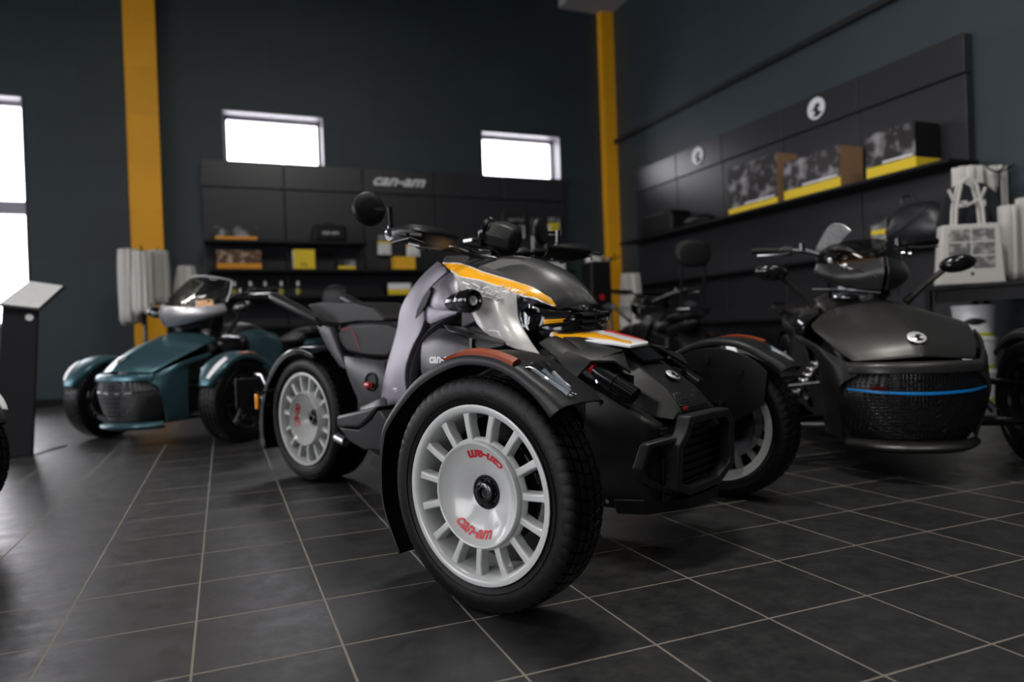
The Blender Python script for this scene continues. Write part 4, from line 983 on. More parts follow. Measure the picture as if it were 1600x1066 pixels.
    if backrest:
        b = MB(); b.tube([(-1.90, -.10, .78), (-1.97, -.10, 1.02+lift)], .012, 8); b.tube([(-1.90, .10, .78), (-1.97, .10, 1.02+lift)], .012, 8); br_ = b.build('backrest_bracket', M_BLKG, t)
        bs = lambda a, l: (a, [(y, z+lift) for y, z in l])
        symloft('backrest', [bs(-2.02, [(0, 1.18), (.12, 1.16), (.15, 1.06), (.12, .96), (0, .95)]), bs(-1.98, [(0, 1.20), (.13, 1.18), (.17, 1.06), (.13, .94), (0, .93)]), bs(-1.93, [(0, 1.17), (.12, 1.15), (.15, 1.06), (.12, .97), (0, .96)])], M_SEAT, t, sub=2)
    L0 = L3; L3 = lambda a, b_, c: Vector((a-.07, b_, c-.005-.25*max(0, c-.97)*.6))
    # front cowl and screen
    cp = light_cowl
    two('cowl_side', [[L3(.10, 0.006, .965), L3(.02, .075, .955), L3(-.12, .150, .960), L3(-.28, .200, .985)],
                      [L3(.115, .008, .89), L3(.03, .095, .885), L3(-.11, .175, .90), L3(-.29, .215, .935)],
                      [L3(.07, .010, .815), L3(.0, .085, .832), L3(-.12, .160, .865), L3(-.28, .195, .905)]], cp, solid=.008, sub=2)
    symloft('cowl_core', [(-.02, [(0, .93), (.05, .92), (.05, .84), (0, .83)]), (-.22, [(0, .95), (.14, .94), (.13, .80), (0, .78)]), (-.40, [(0, .94), (.15, .92), (.14, .78), (0, .76)])], M_BLKG, t, sub=0, bevel=.01)
    two('headlamp', [[L3(-.02, .06, .825), L3(-.10, .125, .845), L3(-.20, .165, .870)], [L3(-.03, .06, .785), L3(-.11, .12, .79), L3(-.20, .155, .80)]], M_LENS, solid=.01, sub=1)
    MB().tube([(-.16, 0, .60), (-.16, 0, .80)], .06, 12).build('headlamp_stem', M_BLK, t)
    scr = [[mir(L3(-.30, .205, 1.00)), mir(L3(-.13, .155, .975)), mir(L3(.03, .075, .965)), L3(.09, 0, .965), L3(.03, .075, .965), L3(-.13, .155, .975), L3(-.30, .205, 1.00)],
           [mir(L3(-.36, .19, 1.10)), mir(L3(-.22, .16, 1.10)), mir(L3(-.10, .09, 1.10)), L3(-.06, 0, 1.10), L3(-.10, .09, 1.10), L3(-.22, .16, 1.10), L3(-.36, .19, 1.10)],
           [mir(L3(-.42, .15, 1.20)), mir(L3(-.33, .13, 1.22)), mir(L3(-.24, .075, 1.235)), L3(-.22, 0, 1.24), L3(-.24, .075, 1.235), L3(-.33, .13, 1.22), L3(-.42, .15, 1.20)]]
    if screen is M_SMOKE: scr = [[Vector((p.x+(.06*(i_/2)), p.y, .965+(p.z-.965)*.48)) for p in r] for i_, r in enumerate(scr)]
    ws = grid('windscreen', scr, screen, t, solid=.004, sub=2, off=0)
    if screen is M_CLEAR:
        ed = crom(scr[2], 4); MB().tube(ed, .0045, 6).build('screen_edge_glint', M_PAPER, ws)  # white tubes stand in for the reflections along the screen's edges
        sd = crom([r[0] for r in scr], 4); MB().tube(sd, .0045, 6).build('screen_edge_glint', M_PAPER, ws)
        MB().tube([mir(p) for p in sd], .0045, 6).build('screen_edge_glint', M_PAPER, ws)
    for s in (1, -1):
        for k_, (x, y, z) in enumerate([(.05, .06, .968), (-.08, .135, .974), (-.22, .185, .990)]):
            MB().tube([(x+.006, s*(y+.004), z+.002), (x+.012, s*(y+.014), z+.004)], .009, 8).build('screen_bolt', M_CHR, ws)
    L3 = L0
    MB().box(-.40, -.36, -.10, .10, .93, 1.03).build('instrument', M_BLKG, t, bevel=.01)
    MB().box(-.362, -.357, -.085, .085, .945, 1.015).build('film_on_instrument', M_BRZ, t, bevel=.001)
    for s in (1, -1):
        b = MB(); b.tube([(-.42, 0, .97), (-.44, s*.10, 1.01), (-.50, s*.22, 1.06), (-.56, s*.34, 1.075), (-.62, s*.46, 1.085)], .0125, 10); hb = b.build('handlebar', M_STL, t)
        MB().tube([(-.565, s*.34, 1.075), (-.625, s*.475, 1.087)], .019, 12).build('grip', M_RUB, hb)
        MB().tube([(-.54, s*.28, 1.07), (-.56, s*.335, 1.075)], .028, 8).build('switch_cluster', M_BLK, hb)
        MB().tube([(-.53, s*.28, 1.06), (-.52, s*.34, 1.05), (-.57, s*.46, 1.055)], .006, 6).build('lever', M_ALU, hb)
        MB().tube([(-.50, s*.24, 1.06), (-.50, s*.24, 1.10)], .018, 12).build('reservoir', M_BLKG, hb)
        # mirror on its stalk
        MB().tube([(-.36, s*.22, .76), (-.36, s*.31, .84), (-.32, s*.39, .915)], [.022, .014, .014], 8).build('mirror_stalk', M_BLKM, t)
        rings = []
        for x, ry, rz in [(.035, .01, .006), (.03, .05, .028), (.01, .078, .042), (-.02, .082, .044), (-.03, .07, .036)]:
            rings.append([L3(-.285+x, s*.44+ry*math.cos(2*PI*i/20), .938+rz*math.sin(2*PI*i/20)+.008*math.cos(2*PI*i/20)*s) for i in range(20)])
        mh = mk('mirror', [p for r in rings for p in r], [(i*20+j, i*20+(j+1) % 20, (i+1)*20+(j+1) % 20, (i+1)*20+j) for i in range(4) for j in range(20)]+[tuple(range(20))], M_BLKG, t, ang=60)
        mk('mirror_glass', [L3(-.313, s*.44+.066*math.cos(2*PI*i/20), .938+.033*math.sin(2*PI*i/20)) for i in range(20)]+[L3(-.317, s*.44+.066*math.cos(2*PI*i/20), .938+.033*math.sin(2*PI*i/20)) for i in range(20)],
           [tuple(range(20)), tuple(range(20, 40))[::-1]]+[(i, (i+1) % 20, 20+(i+1) % 20, 20+i) for i in range(20)], M_CHR, mh, smooth=False)
        MB().tube([(-.95, s*.20, .36), (-.95, s*.33, .35)], .02, 8).build('foot_peg', M_BLK, t)
    b = MB(); b.tube([(-.55, -.20, .24), (-1.2, -.24, .24), (-1.55, -.25, .30)], [.03, .035, .05], 14); b.build('exhaust', M_STL, t)
    symloft('swing_arm', [(-1.70, [(0, .34), (.16, .33), (.16, .27), (0, .26)]), (-1.45, [(0, .36), (.16, .35), (.16, .25), (0, .24)]), (-1.3, [(0, .36), (.12, .35), (.12, .24), (0, .23)])], M_BLK, t, sub=0, bevel=.01)
    rows = []
    for a in (60, 85, 110, 140, 165):
        th = math.radians(a); rows.append([L3(-1.71+.335*math.cos(th), y, .305+.335*math.sin(th)) for y in (-.11, 0, .11)])
    grid('rear_fender', rows, M_BLK, t, solid=.006, sub=1, off=0)
    return t

M_COWL = mat('light_silver_cowl', (.50, .49, .53), .32, metal=.5, coat=.3)
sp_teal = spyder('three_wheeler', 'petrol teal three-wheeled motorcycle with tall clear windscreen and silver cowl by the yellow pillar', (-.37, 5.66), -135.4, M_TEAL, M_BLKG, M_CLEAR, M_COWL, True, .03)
sp_blk = spyder('three_wheeler', 'matte black three-wheeled motorcycle with a blue bar across its grille at the right', (2.85, 2.39), -122, M_BLKM, M_BLUE, M_SMOKE, M_BLKM, False)
sp_far = spyder('three_wheeler', 'black touring three-wheeler with backrest in the dark before the right display wall', (4.39, 6.80), 69.6, M_BLK, M_BLKG, M_SMOKE, M_BLKG, True, .24)
sp_near = spyder('three_wheeler', 'black three-wheeler cut off by the left edge, only its front wheel showing', (-1.25, 2.57), -19, M_BLKM, M_BLKG, M_SMOKE, M_BLKG, False)
pt = sp_blk; bF = Frame((2.85, 2.39), -122)

MB().prism([Vector((.436, -.205, .384)), Vector((.436, -.135, .384)), Vector((.438, -.15, .398)), Vector((.438, -.19, .400))], (.006, 0, 0)).build('red_badge', mat('dark_red', (.12, .004, .008), .35), sp_blk)

bF = Frame((2.85, 2.39), -122)
M_ACR = mat('acrylic_glare', (.62, .63, .62), .22, metal=.5, noise=.5, nscale=34)  # reflection on the clear screen put into a bright, mottled colour
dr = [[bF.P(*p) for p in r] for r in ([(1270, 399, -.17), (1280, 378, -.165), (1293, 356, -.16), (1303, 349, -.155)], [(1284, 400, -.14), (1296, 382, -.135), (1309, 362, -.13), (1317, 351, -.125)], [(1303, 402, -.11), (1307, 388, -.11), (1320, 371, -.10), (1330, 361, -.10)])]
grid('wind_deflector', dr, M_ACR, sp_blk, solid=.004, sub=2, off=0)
MB().tube([bF.P(1290, 408, -.18), bF.P(1330, 421, -.12), bF.P(1372, 431, -.03)], .0055, 8).build('screen_trim', M_CHR, sp_blk)
for u_, v_, y_ in ((1297, 408, -.17), (1321, 417, -.13), (1345, 424, -.08)): MB().tube([bF.P(u_, v_, y_)+Vector((0, 0, -.004)), bF.P(u_, v_, y_)+Vector((.012, -.006, .010))], .009, 8).build('screen_bolt', M_PAPER, sp_blk)
MB().tube([bF.P(1270, 452, -.20), bF.P(1325, 453, -.12), bF.P(1376, 457, -.0)], .005, 8).build('cowl_trim', M_ALU, sp_blk)

# ------------------------------------------------------------------ display wall at the back
def display_unit(label, axis, seams, face, wall_at, ztop, zhead):
    t = empty('display_wall', label, 'display stand', (0, 0, 0))
    for a0, a1 in zip(seams, seams[1:]):
        a0, a1 = min(a0, a1)+.006, max(a0, a1)-.006
        def bx_(nm, z0, z1, f, m):
            if axis == 'y': return box(nm, a0, a1, f, wall_at, z0, z1, m, t, bevel=.004)
            return box(nm, f, wall_at, a0, a1, z0, z1, m, t, bevel=.004)
        bx_('panel', .02, zhead-.006, face, M_PANEL)
        bx_('header_panel', zhead+.006, ztop, face-.012, M_HEAD)
    return t
bd = display_unit('dark display wall with open shelves under the two small back windows', 'y', [-.18, .84, 1.89, 2.93, 4.0, 5.03], 9.95, YB-.003, 3.08, 2.73)
sg = text('sign_lettering', 'can-am', M_LETTER, bd, .26, lambda x, y, z: Vector((2.39+x, 9.925-z, 2.915+y*.85)), shear=.45, extr=.008, bold=.006)
SEAR = [4.09, 5.18, 6.21, 7.25, 8.22, 9.28]
rd = display_unit('dark display wall with round emblems and one long shelf on the right wall', 'x', SEAR, 5.92, XR-.003, 3.10, 2.76)
def round_emblem(y, z, par):
    n = 32; r = .115
    c0 = [Vector((5.905, y+r*math.cos(2*PI*i/n), z+r*math.sin(2*PI*i/n))) for i in range(n)]
    o = MB().prism(c0, (-.014, 0, 0)).build('round_emblem', M_LETTER, par, bevel=.003)
    sh = [(-.75, -.15), (-.2, .05), (.02, .42), (.40, .40), (.55, .05), (.30, .10), (.25, -.25), (.72, -.45), (.25, -.78), (-.35, -.72), (-.05, -.35), (-.3, -.1)]
    MB().prism([Vector((5.890, y-px*r, z+py*r)) for px, py in sh], (-.003, 0, 0)).build('emblem_mark', M_BLK, o, smooth=False)
round_emblem(5.70, 2.95, rd); round_emblem(7.72, 2.95, rd)
def shelf(label, x0, x1, y0, y1, z, t=.035, m=M_BLK, group=None):
    o = box('wall_shelf', x0, x1, y0, y1, z-t, z, m, None, bevel=.003); tag(o, label, 'shelf', group); return o
shelf('upper black shelf on the back display wall, left part only', -.17, 1.86, 9.58, 9.948, 2.0)
shelf('middle black shelf of the back display wall holding the yellow box', -.12, 3.1, 9.58, 9.948, 1.63)
shelf('low black shelf on the back display wall below the row of small bottles', -.05, 3.2, 9.56, 9.948, 1.28)
shelf('lowest black shelf on the back display wall, near the floor', -.05, 5.0, 9.56, 9.948, .90)
shelf('black shelf at the right end of the back display wall', 3.6, 5.0, 9.56, 9.948, 1.62)
shelf('long black shelf along the right display wall holding the large boxes', 5.55, 5.918, 4.0, 9.2, 1.99, .03)
shelf('lower black shelf on the right display wall holding the black case', 5.55, 5.918, 4.1, 9.2, 1.33, .03)
shelf('lowest black shelf on the right display wall behind the touring machine', 5.55, 5.918, 4.6, 9.2, .75, .03)

def carton(label, x0, x1, y0, y1, z, h, face, band, side, faceaxis='y', bandh=.24, group=None, name='carton', cat='box', lettered=True):
    """box with a printed picture, a coloured band and a plain or printed side"""
    t = empty(name, label, cat, ((x0+x1)/2, (y0+y1)/2, z), 0, group); hx, hy = (x1-x0)/2, (y1-y0)/2
    box('box_body', -hx, hx, -hy, hy, .001, h, side, t, bevel=.002)
    bh = h*bandh
    if faceaxis == 'y':
        box('picture', -hx, hx, -hy-.003, -hy, bh, h, face, t, smooth=False); box('colour_band', -hx, hx, -hy-.004, -hy, .001, bh, band, t, smooth=False)
    else:
        box('picture', -hx-.003, -hx, -hy, hy, bh, h, face, t, smooth=False); box('colour_band', -hx-.004, -hx, -hy, hy, .001, bh, band, t, smooth=False)
        if lettered: box('title_line', -hx-.006, -hx-.003, -hy+.1*hy, hy*.3, bh+.012, bh+.03, M_LETTER, t, smooth=False)
    return t
c = carton('orange-banded carton with grey picture on the upper back shelf', -.04, .46, 9.62, 9.86, 2.0, .17, M_PIC, M_OBOX, M_BLK)
c = carton('carton with brownish picture and orange band on the middle back shelf', -.03, .50, 9.62, 9.88, 1.63, .235, M_PIC2, M_OBOX, M_CARD, bandh=.3)
c = carton('bright yellow square box on the middle back shelf', .90, 1.17, 9.64, 9.86, 1.63, .26, M_YBOX, M_YBOX, M_PAPER)
for q in (-.045, .0): MB().prism([Vector((q, -.1155, .09)), Vector((q+.012, -.1155, .09)), Vector((q+.030, -.1155, .03)), Vector((q+.018, -.1155, .03))], (0, -.001, 0)).build('box_marking', M_BLK, c, smooth=False)
carton('small box with a yellow band at the end of the middle back shelf', 1.47, 1.70, 9.65, 9.86, 1.63, .13, M_PIC, M_YBOX, M_BLK, bandh=.35)
M_AMBX = mat('amber_card', (.85, .45, .02), .45)
carton('flat amber box on the middle back shelf under the hanging tags', 2.24, 2.53, 9.65, 9.87, 1.63, .18, M_AMBX, M_AMBX, M_AMBX)
carton('white-topped box with a yellow band on the low back shelf', 2.13, 2.45, 9.64, 9.86, 1.28, .16, M_LETTER, M_YBOX, M_BLK, bandh=.5)
carton('flat black box lying on the low back shelf', 1.50, 2.0, 9.62, 9.88, 1.28, .12, M_BLK, M_BLK, M_BLK)
# soft black bag with lettering on the upper shelf
t = empty('storage_bag', 'black soft bag with white lettering on the upper back shelf', 'bag', (1.38, 9.74, 2.0))
box('bag_body', -.22, .22, -.10, .10, .0, .22, M_SEAT, t, bevel=.04, bseg=4)
text('bag_lettering', 'can-am', M_LETTER, t, .075, lambda x, y, z: Vector((x, -.101-z, .12+y)), shear=.3, extr=.002)
MB().tube([(-.10, 0, .21), (-.06, 0, .25), (.06, 0, .25), (.10, 0, .21)], .008, 8).build('bag_handle', M_SEAT, t)
# bottles in a row
b0 = empty('bottle', 'small dark spray bottle, leftmost of the row on the low back shelf', 'bottle', (.17, 9.70, 1.28), 0, 'spray bottles on the low back shelf')
def vlathe(prof, n=20):
    b = MB(); vs = [(r*math.cos(2*PI*i/n), r*math.sin(2*PI*i/n), z) for i in range(n) for z, r in prof]; k = len(prof)
    return b.add(vs, [(i*k+q, i*k+q+1, ((i+1) % n)*k+q+1, ((i+1) % n)*k+q) for i in range(n) for q in range(k-1)])
vlathe([(0, 0), (0, .035), (.11, .035), (.135, .016), (.14, .0)]).build('bottle_body', M_BLKG, b0)
vlathe([(.03, .0358), (.095, .0358)]).build('bottle_label', mat('olive_label', (.35, .33, .05), .5), b0)
vlathe([(.138, .0), (.138, .017), (.19, .017), (.195, .012), (.195, 0)]).build('bottle_cap', M_LETTER, b0)
for k, (x, w_) in enumerate([(.36, 'second'), (.54, 'third'), (.74, 'fourth'), (.95, 'rightmost')]):
    c = copy_tree(b0); c.location = (x, 9.70, 1.28)
    c['label'] = 'small dark spray bottle, %s %s of the row on the low back shelf' % (w_, 'one' if w_ != 'rightmost' else 'one')
# hanging tagged blister packs
def blister(label, x, y, z, w_, h, top, bot, group=None):
    t = empty('blister_pack', label, 'package', (x, y, z), 0, group)
    box('backing_card', -w_/2, w_/2, 0, .006, 0, h, M_PAPER, t, smooth=False)
    box('colour_band', -w_/2, w_/2, -.002, 0, h*.52, h*.68, top, t, smooth=False); box('card_picture', -w_/2, w_/2, -.002, 0, h*.68, h, M_PIC if top is not bot else top, t, smooth=False)
    box('clear_bubble', -w_*.38, w_*.38, -.03, -.002, h*.1, h*.55, bot, t, bevel=.008)
    MB().tube([(0, -.06, h+.012), (0, .09, h+.012)], .004, 6).build('peg_hook', M_STL, t)
    return t
blister('left white card with a yellow band hanging on the back display wall', 2.15, 9.86, 1.86, .19, .28, M_YBOX, M_PAPER)
blister('right white card with a yellow band hanging on the back display wall', 2.56, 9.86, 1.84, .19, .27, M_YBOX, M_PAPER)
blister('yellow hanging pack at the right end of the back display wall', 4.80, 9.86, 2.20, .20, .26, M_YBOX, mat('yellow_pack', (.6, .5, .03), .4))
blister('tall dark pack with a white strip hanging on the back display wall', 4.53, 9.86, 1.88, .24, .55, M_BLK, M_PIC)
blister('wide grey clear pack hanging on the back display wall', 4.12, 9.86, 2.14, .36, .36, M_BLK, M_PIC)
o = box('wall_notice', 4.72, 5.00, 9.925, 9.945, 1.55, 1.78, M_PAPER); tag(o, 'plain white sheet low at the right end of the back display wall', 'sign')
o = box('blue_case', 2.6, 3.0, 9.62, 9.86, .90, 1.0, mat('blue_plastic', (.01, .13, .35), .4), bevel=.01); tag(o, 'flat blue case on the lowest back shelf', 'case')

# right wall goods
carton('tall dark picture box with a yellow band, leftmost of the three large boxes', 5.58, 5.88, 5.96, 6.75, 1.99, .54, M_PIC, M_YBOX, M_CARD, 'x', .12)
carton('middle large picture box with a yellow band and brown cardboard end', 5.58, 5.88, 5.12, 5.86, 1.99, .40, M_PIC, M_YBOX, M_CARD, 'x', .24)
c = carton('large dark picture box with a yellow band, nearest end of the right shelf', 5.58, 5.88, 4.32, 4.82, 1.99, .40, M_PIC, M_YBOX, M_BLK, 'x', .24)
box('end_band', -.15, .15, -.254, -.25, .001, .09, M_YBOX, c, smooth=False)
t = empty('storage_case', 'black hard case at the far end of the right shelf', 'case', (5.73, 8.35, 1.99))
box('case_body', -.15, .15, -.45, .30, 0, .27, M_BLK, t, bevel=.03, bseg=3); box('case_lid', -.155, .155, -.45, .30, .20, .28, M_SEAT, t, bevel=.02)
t = empty('helmet_bag', 'low rounded black bag on the far part of the right shelf', 'bag', (5.73, 7.5, 1.99))
symloft('bag_body', [(-.14, [(0, .13), (.20, .10), (.26, .04), (.2, 0), (0, 0)]), (0, [(0, .17), (.24, .13), (.30, .05), (.25, 0), (0, 0)]), (.14, [(0, .13), (.20, .10), (.26, .04), (.2, 0), (0, 0)])], M_SEAT, t, sub=2)
t = empty('side_case', 'black motorcycle side case with a slanted seam on the lower right shelf', 'case', (5.72, 4.40, 1.33))
symloft('case_shell', [(-.18, [(0, .36), (.20, .33), (.30, .12), (.26, .02), (0, .01)]), (0, [(0, .40), (.24, .36), (.34, .12), (.30, .0), (0, .0)]), (.15, [(0, .36), (.20, .33), (.30, .12), (.26, .02), (0, .01)])], M_PANEL, t, sub=2)
MB().tube([(-.19, -.22, .30), (-.205, .10, .10), (-.18, .28, .06)], .007, 6).build('case_seam', M_BLKG, t)
MB().tube([(-.14, -.06, .38), (-.14, -.04, .43), (-.14, .05, .43), (-.14, .07, .38)], .012, 8).build('case_handle', M_STL, t)
blister('white picture card with a yellow band hanging beside the black side case', 5.88, 5.0, 1.42, .16, .34, M_YBOX, M_PIC3)
bpy.data.objects[-1] if False else None
for o in list(C.objects):
    if o.get('label', '').startswith('white picture card'): o.rotation_euler.z = -PI/2; o.location = (5.80, 4.90, 1.31)

# ------------------------------------------------------------------ info stand at the left
A = CAM+ray(14, 706)*((0-CAMH)/ray(14, 706).z) if False else None
t = empty('info_stand', 'dark sheet-metal information stand with a tilted white top', 'stand', (-1.155, 5.36, 0), math.radians(14))
def sheet(pts, d): return MB().prism([Vector(p) for p in pts], d)
sheet([(-.20, 0, 0), (0, 0, 0), (.06, 0, .93), (-.12, 0, .965)], (0, .012, 0)).build('stand_face', M_PANEL, t, bevel=.001)
sheet([(0, 0, 0), (.012, 0, 0), (.072, 0, .93), (.060, 0, .93)], (0, .16, 0)).build('stand_side', M_BLK, t, bevel=.001)
sheet([(-.24, 0, 0), (.02, 0, 0), (.22, .34, 0), (-.06, .34, 0)], (0, 0, .008)).build('stand_foot', M_STL, t, bevel=.001)
sheet([(-.14, -.03, .955), (.075, -.03, .925), (.235, .22, 1.09), (.03, .22, 1.12)], (0, .004, .014)).build('stand_top', M_BLK, t, bevel=.001)
sheet([(-.13, -.025, .971), (.068, -.025, .943), (.222, .215, 1.104), (.035, .215, 1.133)], (0, .001, .003)).build('info_sheet', M_PAPER, t, smooth=False)
n = 20; MB().prism([Vector((.018+.022*math.cos(2*PI*i/n), -.002, .885+.022*math.sin(2*PI*i/n))) for i in range(n)], (0, -.004, 0)).build('stand_emblem', M_LETTER, t)

# ------------------------------------------------------------------ white cotton bags
def cloth_bundle_mesh(w_, d, h, seed, top=.8, folds=9):
    """gathered, vertically folded cloth: closed wavy body, narrower at the top"""
    rnd = random.Random(seed); n = 72; L = 9; vs = []; ph = [rnd.random()*6.28 for _ in range(4)]
    for i in range(L):
        s = i/(L-1); z = -h*s
        k = top+(1-top)*math.sin(min(1, s*1.6)*PI/2)
        for j in range(n):
            a = 2*PI*j/n
            f = 1+.16*math.sin(folds*a+ph[0]+.5*s)+.08*math.sin(folds*2.3*a+ph[1]-s)+.06*math.sin(3*a+ph[2]+3*s)
            vs.append((w_/2*k*math.cos(a)*f, d/2*k*math.sin(a)*f, z-.03*h*math.sin(5*a+ph[3])*s))
    fs = [(i*n+j, i*n+(j+1) % n, (i+1)*n+(j+1) % n, (i+1)*n+j) for i in range(L-1) for j in range(n)]+[tuple(range(n)), tuple(range((L-1)*n, L*n))[::-1]]
    return vs, fs
def tote(label, loc, w_, h, rz, seed, group, d=.05, handles=True):
    t = empty('tote_bag', label, 'bag', loc, rz, group)
    rnd = random.Random(seed); n, m_ = 12, 8; rows = []
    ph = rnd.random()*6
    front = []; back = []
    for i in range(m_+1):
        s = i/m_; z = -h*s
        r1 = []; r2 = []
        for j in range(n+1):
            u = j/n-.5; wv = .012*math.sin(9*u+ph+2*s)+.008*math.sin(23*u+ph*2)
            sw = d*(.25+.75*math.sin(min(1, s*1.2)*PI/2))*(1-(2*u)**4)
            r1.append(Vector((u*w_*(1+.05*s), -sw+wv, z-.01*math.sin(7*u+ph)))); r2.append(Vector((u*w_*(1+.05*s), sw*.6+wv, z-.01*math.sin(7*u+ph))))
        front.append(r1); back.append(r2)
    vs = [p for r in front for p in r]+[p for r in back for p in r]; N1 = n+1; off = (m_+1)*N1
    fs = [(i*N1+j, i*N1+j+1, (i+1)*N1+j+1, (i+1)*N1+j) for i in range(m_) for j in range(n)]
    fs += [(off+i*N1+j, off+(i+1)*N1+j, off+(i+1)*N1+j+1, off+i*N1+j+1) for i in range(m_) for j in range(n)]
    fs += [(i*N1, (i+1)*N1, off+(i+1)*N1, off+i*N1) for i in range(m_)]+[(i*N1+n, off+i*N1+n, off+(i+1)*N1+n, (i+1)*N1+n) for i in range(m_)]
    fs += [(m_*N1+j, m_*N1+j+1, off+m_*N1+j+1, off+m_*N1+j) for j in range(n)]+[(j, off+j, off+j+1, j+1) for j in range(n)]
    mk('bag_body', vs, fs, M_FAB, t, sub=1)
    if handles:
        for y in (-.012, .012):
            MB().tube([(-w_*.22, y, -.03), (-w_*.20, y, .10), (-w_*.05, y, h*.42), (w_*.05, y, h*.42), (w_*.20, y, .10), (w_*.22, y, -.03)], .010, 6).build('bag_strap', M_FAB, t)
    return t
def stand_pole(label, x, y, h, arms, cat='rack'):
    t = empty('bag_rack', label, cat, (x, y, 0))
    vlathe([(0, 0), (0, .13), (.015, .13), (.03, .03), (.03, 0)], 28).build('rack_base', M_BLK, t)
    MB().tube([(0, 0, .01), (0, 0, h)], .022, 12).build('rack_pole', M_STL, t)
    for a in arms: MB().tube([(0, 0, h-.04), (math.cos(a)*.14, math.sin(a)*.14, h), (math.cos(a)*.17, math.sin(a)*.17, h+.03)], .008, 8).build('rack_arm', M_STL, t)
    return t
def folded(label, loc, w_, d, h, seed, group, top=.8, folds=9, rz=0):
    v, f = cloth_bundle_mesh(w_, d, h, seed, top, folds); o = mk('hanging_bag', v, f, M_FAB, None, loc=loc, ang=0); o.rotation_euler.z = rz
    return tag(o, label, 'bag', group)
# by the left yellow pillar
rk1 = stand_pole('black pole rack in front of the left yellow pillar', -.82, 9.2, 1.80, [0, PI/2, PI, -PI/2])
MB().tube([(-.82, 9.2, 1.64), (-.37, 9.2, 1.64)], .008, 8).build('rack_arm', M_STL, rk1).matrix_parent_inverse = Matrix.Translation((.82, -9.2, 0))
G1 = 'white bags on the rack by the left pillar'
folded('long white gathered bag on the rack by the left pillar, left side', (-.955, 9.13, 1.80), .20, .20, .84, 1, G1, .85, 8)
folded('long white gathered bag on the rack by the left pillar, right side', (-.655, 9.13, 1.79), .20, .20, .62, 2, G1, .9, 9)
folded('short white gathered bag behind the windscreen of the teal machine', (-.37, 9.2, 1.62), .22, .18, .50, 3, G1, .7, 6)
folded('white gathered bag hanging at the middle of the left rack', (-.80, 8.97, 1.76), .20, .13, .70, 4, G1, .9, 10)
# by the right yellow pillar
rk2 = stand_pole('black pole rack near the right yellow pillar', 4.72, 8.1, 1.64, [0, PI/2, PI, -PI/2])
MB().tube([(4.72, 8.1, .97), (4.93, 7.72, .96)], .008, 8).build('rack_arm', M_STL, rk2).matrix_parent_inverse = Matrix.Translation((-4.72, -8.1, 0))
G2 = 'white bags on the rack by the right pillar'
folded('white bag hanging highest on the rack near the right yellow pillar', (4.58, 8.22, 1.67), .26, .18, .95, 5, G2, .9, 7)
folded('white bag hanging lower on the rack by the right pillar', (4.97, 8.0, 1.42), .26, .20, .74, 6, G2, .85, 7)
folded('white bag nearly touching the floor on the rack near the right pillar', (4.93, 7.72, .95), .20, .15, .50, 7, G2, .8, 6)
t = empty('speaker', 'black upright loudspeaker with a red dot before the white bags', 'speaker', (4.38, 7.84, 0))
box('speaker_cabinet', -.14, .14, -.13, .13, .90, 1.55, M_BLK, t, bevel=.02, bseg=3)
n = 16; MB().prism([Vector((.0+.035*math.cos(2*PI*i/n), -.131, 1.10+.035*math.sin(2*PI*i/n))) for i in range(n)], (0, -.004, 0)).build('red_dot', M_RED, t)
MB().tube([(0, 0, .02), (0, 0, .92)], .025, 10).build('speaker_pole', M_BLK, t); vlathe([(0, 0), (0, .18), (.02, .18), (.02, 0)], 24).build('speaker_base', M_BLK, t)
# at the right edge
tb = empty('sales_table', 'black table under the white bags at the right edge', 'table', (5.72, 3.72, 0))
box('table_top', -.42, .28, -.55, .35, .90, .93, M_BLK, tb, bevel=.004)
for x in (-.40, .25):
    for y in (-.52, .32): box('leg', x-.02, x+.02, y-.02, y+.02, 0, .90, M_BLK, tb)
box('modesty_panel', -.36, -.34, -.5, .3, .80, .90, M_BLK, tb)
G3 = 'white bags piled at the right edge'
RZ = math.radians(-32)
rk = empty('bag_rack', 'short black rack on the table holding the white bags at the right edge', 'rack', (5.84, 3.80, .932))
vlathe([(0, 0), (0, .11), (.012, .11), (.02, .03), (.02, 0)], 24).build('rack_base', M_BLK, rk)
MB().tube([(0, 0, .01), (0, 0, .93)], .016, 10).build('rack_pole', M_STL, rk)
for a in (PI, PI*1.3, -PI/2, PI/2): MB().tube([(0, 0, .90), (math.cos(a)*.10, math.sin(a)*.10, .93), (math.cos(a)*.13, math.sin(a)*.13, .94)], .007, 8).build('rack_arm', M_STL, rk)
folded('white gathered bag at the top of the right rack', (5.66, 3.92, 1.90), .22, .13, .55, 8, G3, .95, 8, RZ)
folded('white gathered bag second at the top of the right rack', (5.88, 3.86, 1.90), .17, .13, .85, 9, G3, .95, 7, RZ)
folded('white gathered bag lower at the right edge of the picture', (5.90, 3.62, 1.60), .15, .13, .62, 10, G3, .9, 8, RZ)
folded('white gathered bag standing between shirt and picture edge', (5.735, 3.66, 1.54), .13, .12, .57, 11, G3, .9, 7, RZ)
tt = empty('t_shirt', 'navy T-shirt hanging behind the printed white tote bag', 'shirt', (5.54, 3.82, 1.74), RZ)
sh = [(-.10, 0), (-.04, .01), (0, -.02), (.04, .01), (.10, 0), (.20, -.09), (.25, -.33), (.17, -.36), (.14, -.25), (.14, -.62), (-.14, -.62), (-.14, -.25), (-.17, -.36), (-.25, -.33), (-.20, -.09)]
MB().prism([Vector((x, 0, z)) for x, z in sh], (0, .045, 0)).build('shirt_body', M_TEE, tt, bevel=.012)
for x in (-.06, .07): sbox('shirt_print', (x, -.003, -.16), (.07, .004, .05), M_LETTER, tt, smooth=False)
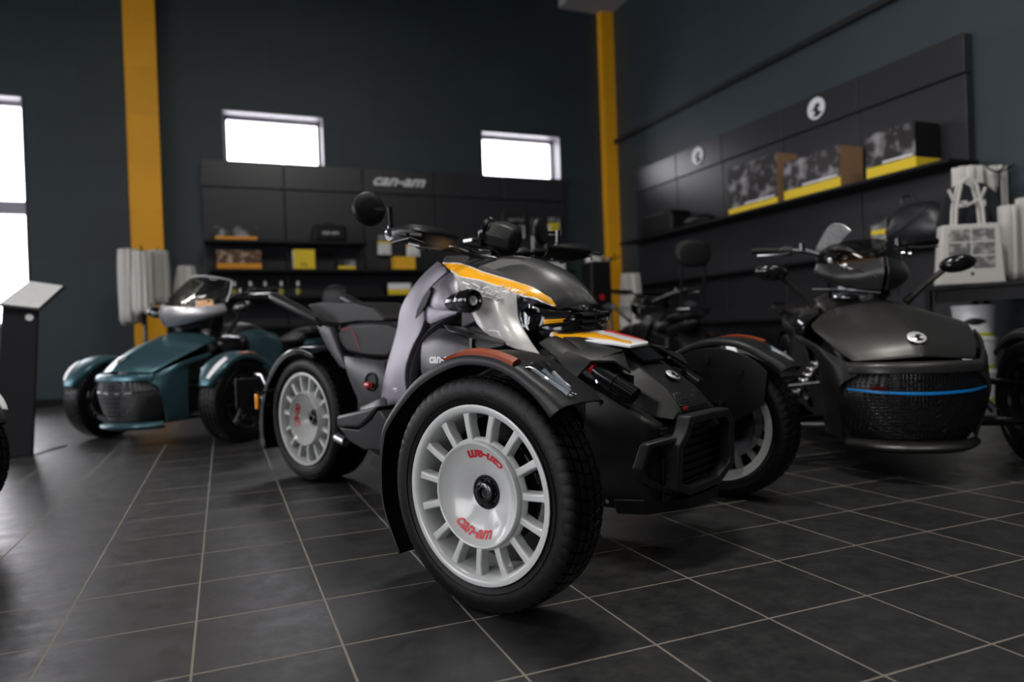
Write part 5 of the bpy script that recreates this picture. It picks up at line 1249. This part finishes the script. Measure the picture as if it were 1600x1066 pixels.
tp = empty('tote_bag', 'flat white tote bag printed with six grey pictures, on the table at the right', 'bag', (5.33, 3.68, .932), RZ)
prof = [(-.235, .0), (.235, 0), (.20, .46), (-.20, .46)]
MB().prism([Vector((x, 0, z)) for x, z in prof], (0, .11, 0)).build('bag_body', M_FAB, tp, bevel=.01)
for r_ in range(3):
    for c_ in range(2):
        x0 = -.165+.17*c_; z0 = .375-.105*r_
        MB().box(x0, x0+.155, -.003, .0, z0-.045, z0+.045).build('printed_picture', M_PIC3, tp, smooth=False)
MB().box(-.01, .01, -.003, 0, .065, .09).build('small_print', M_BLK, tp, smooth=False)
for y in (.02, .09): MB().tube([(-.10, y, .45), (-.09, y, .60), (-.05, y, .78), (0, y, .82), (.05, y, .78), (.09, y, .60), (.10, y, .45)], .013, 8).build('bag_strap', M_FAB, tp)
MB().tube([(-.13, .05, .74), (-.10, .05, .66), (0, .05, .61), (.10, .05, .66), (.13, .05, .74)], .012, 8).build('bag_strap', M_FAB, tp)
# buckets under the table edge
M_LIME = mat('lime_band', (.55, .60, .03), .5)
bk = [(5.46, 3.86, z) for z in (.0, .26, .52)]
bw = ['bottom', 'middle', 'top']
def bucket(z, label):
    t = empty('paint_bucket', label, 'bucket', (5.56, 3.84, z), 0, 'white buckets stacked below the tote bags')
    vlathe([(0, 0), (0, .135), (.235, .15), (.235, 0)], 32).build('bucket_body', M_PAPER, t)
    vlathe([(.236, 0), (.236, .156), (.257, .156), (.257, 0)], 32).build('bucket_lid', M_LETTER, t)
    vlathe([(.012, .1365), (.040, .1385)], 32).build('lime_band', M_LIME, t)
    v = []
    for a in [math.radians(q) for q in range(185, 255, 8)]:
        s = math.sin((math.degrees(a)-185)/64*PI); v.append([Vector(((.1475)*math.cos(a), (.1475)*math.sin(a), .13+.028*s*q)) for q in (-1, 0, 1)])
    grid('vehicle_silhouette', v, M_BLK, t, solid=.003, sub=0, off=0)
for k in range(3): bucket(.257*k, ['lowest white bucket of the stack below the tote bags', 'middle white bucket of the stack below the tote bags', 'topmost white bucket of the stack, just under the tote bag'][k])
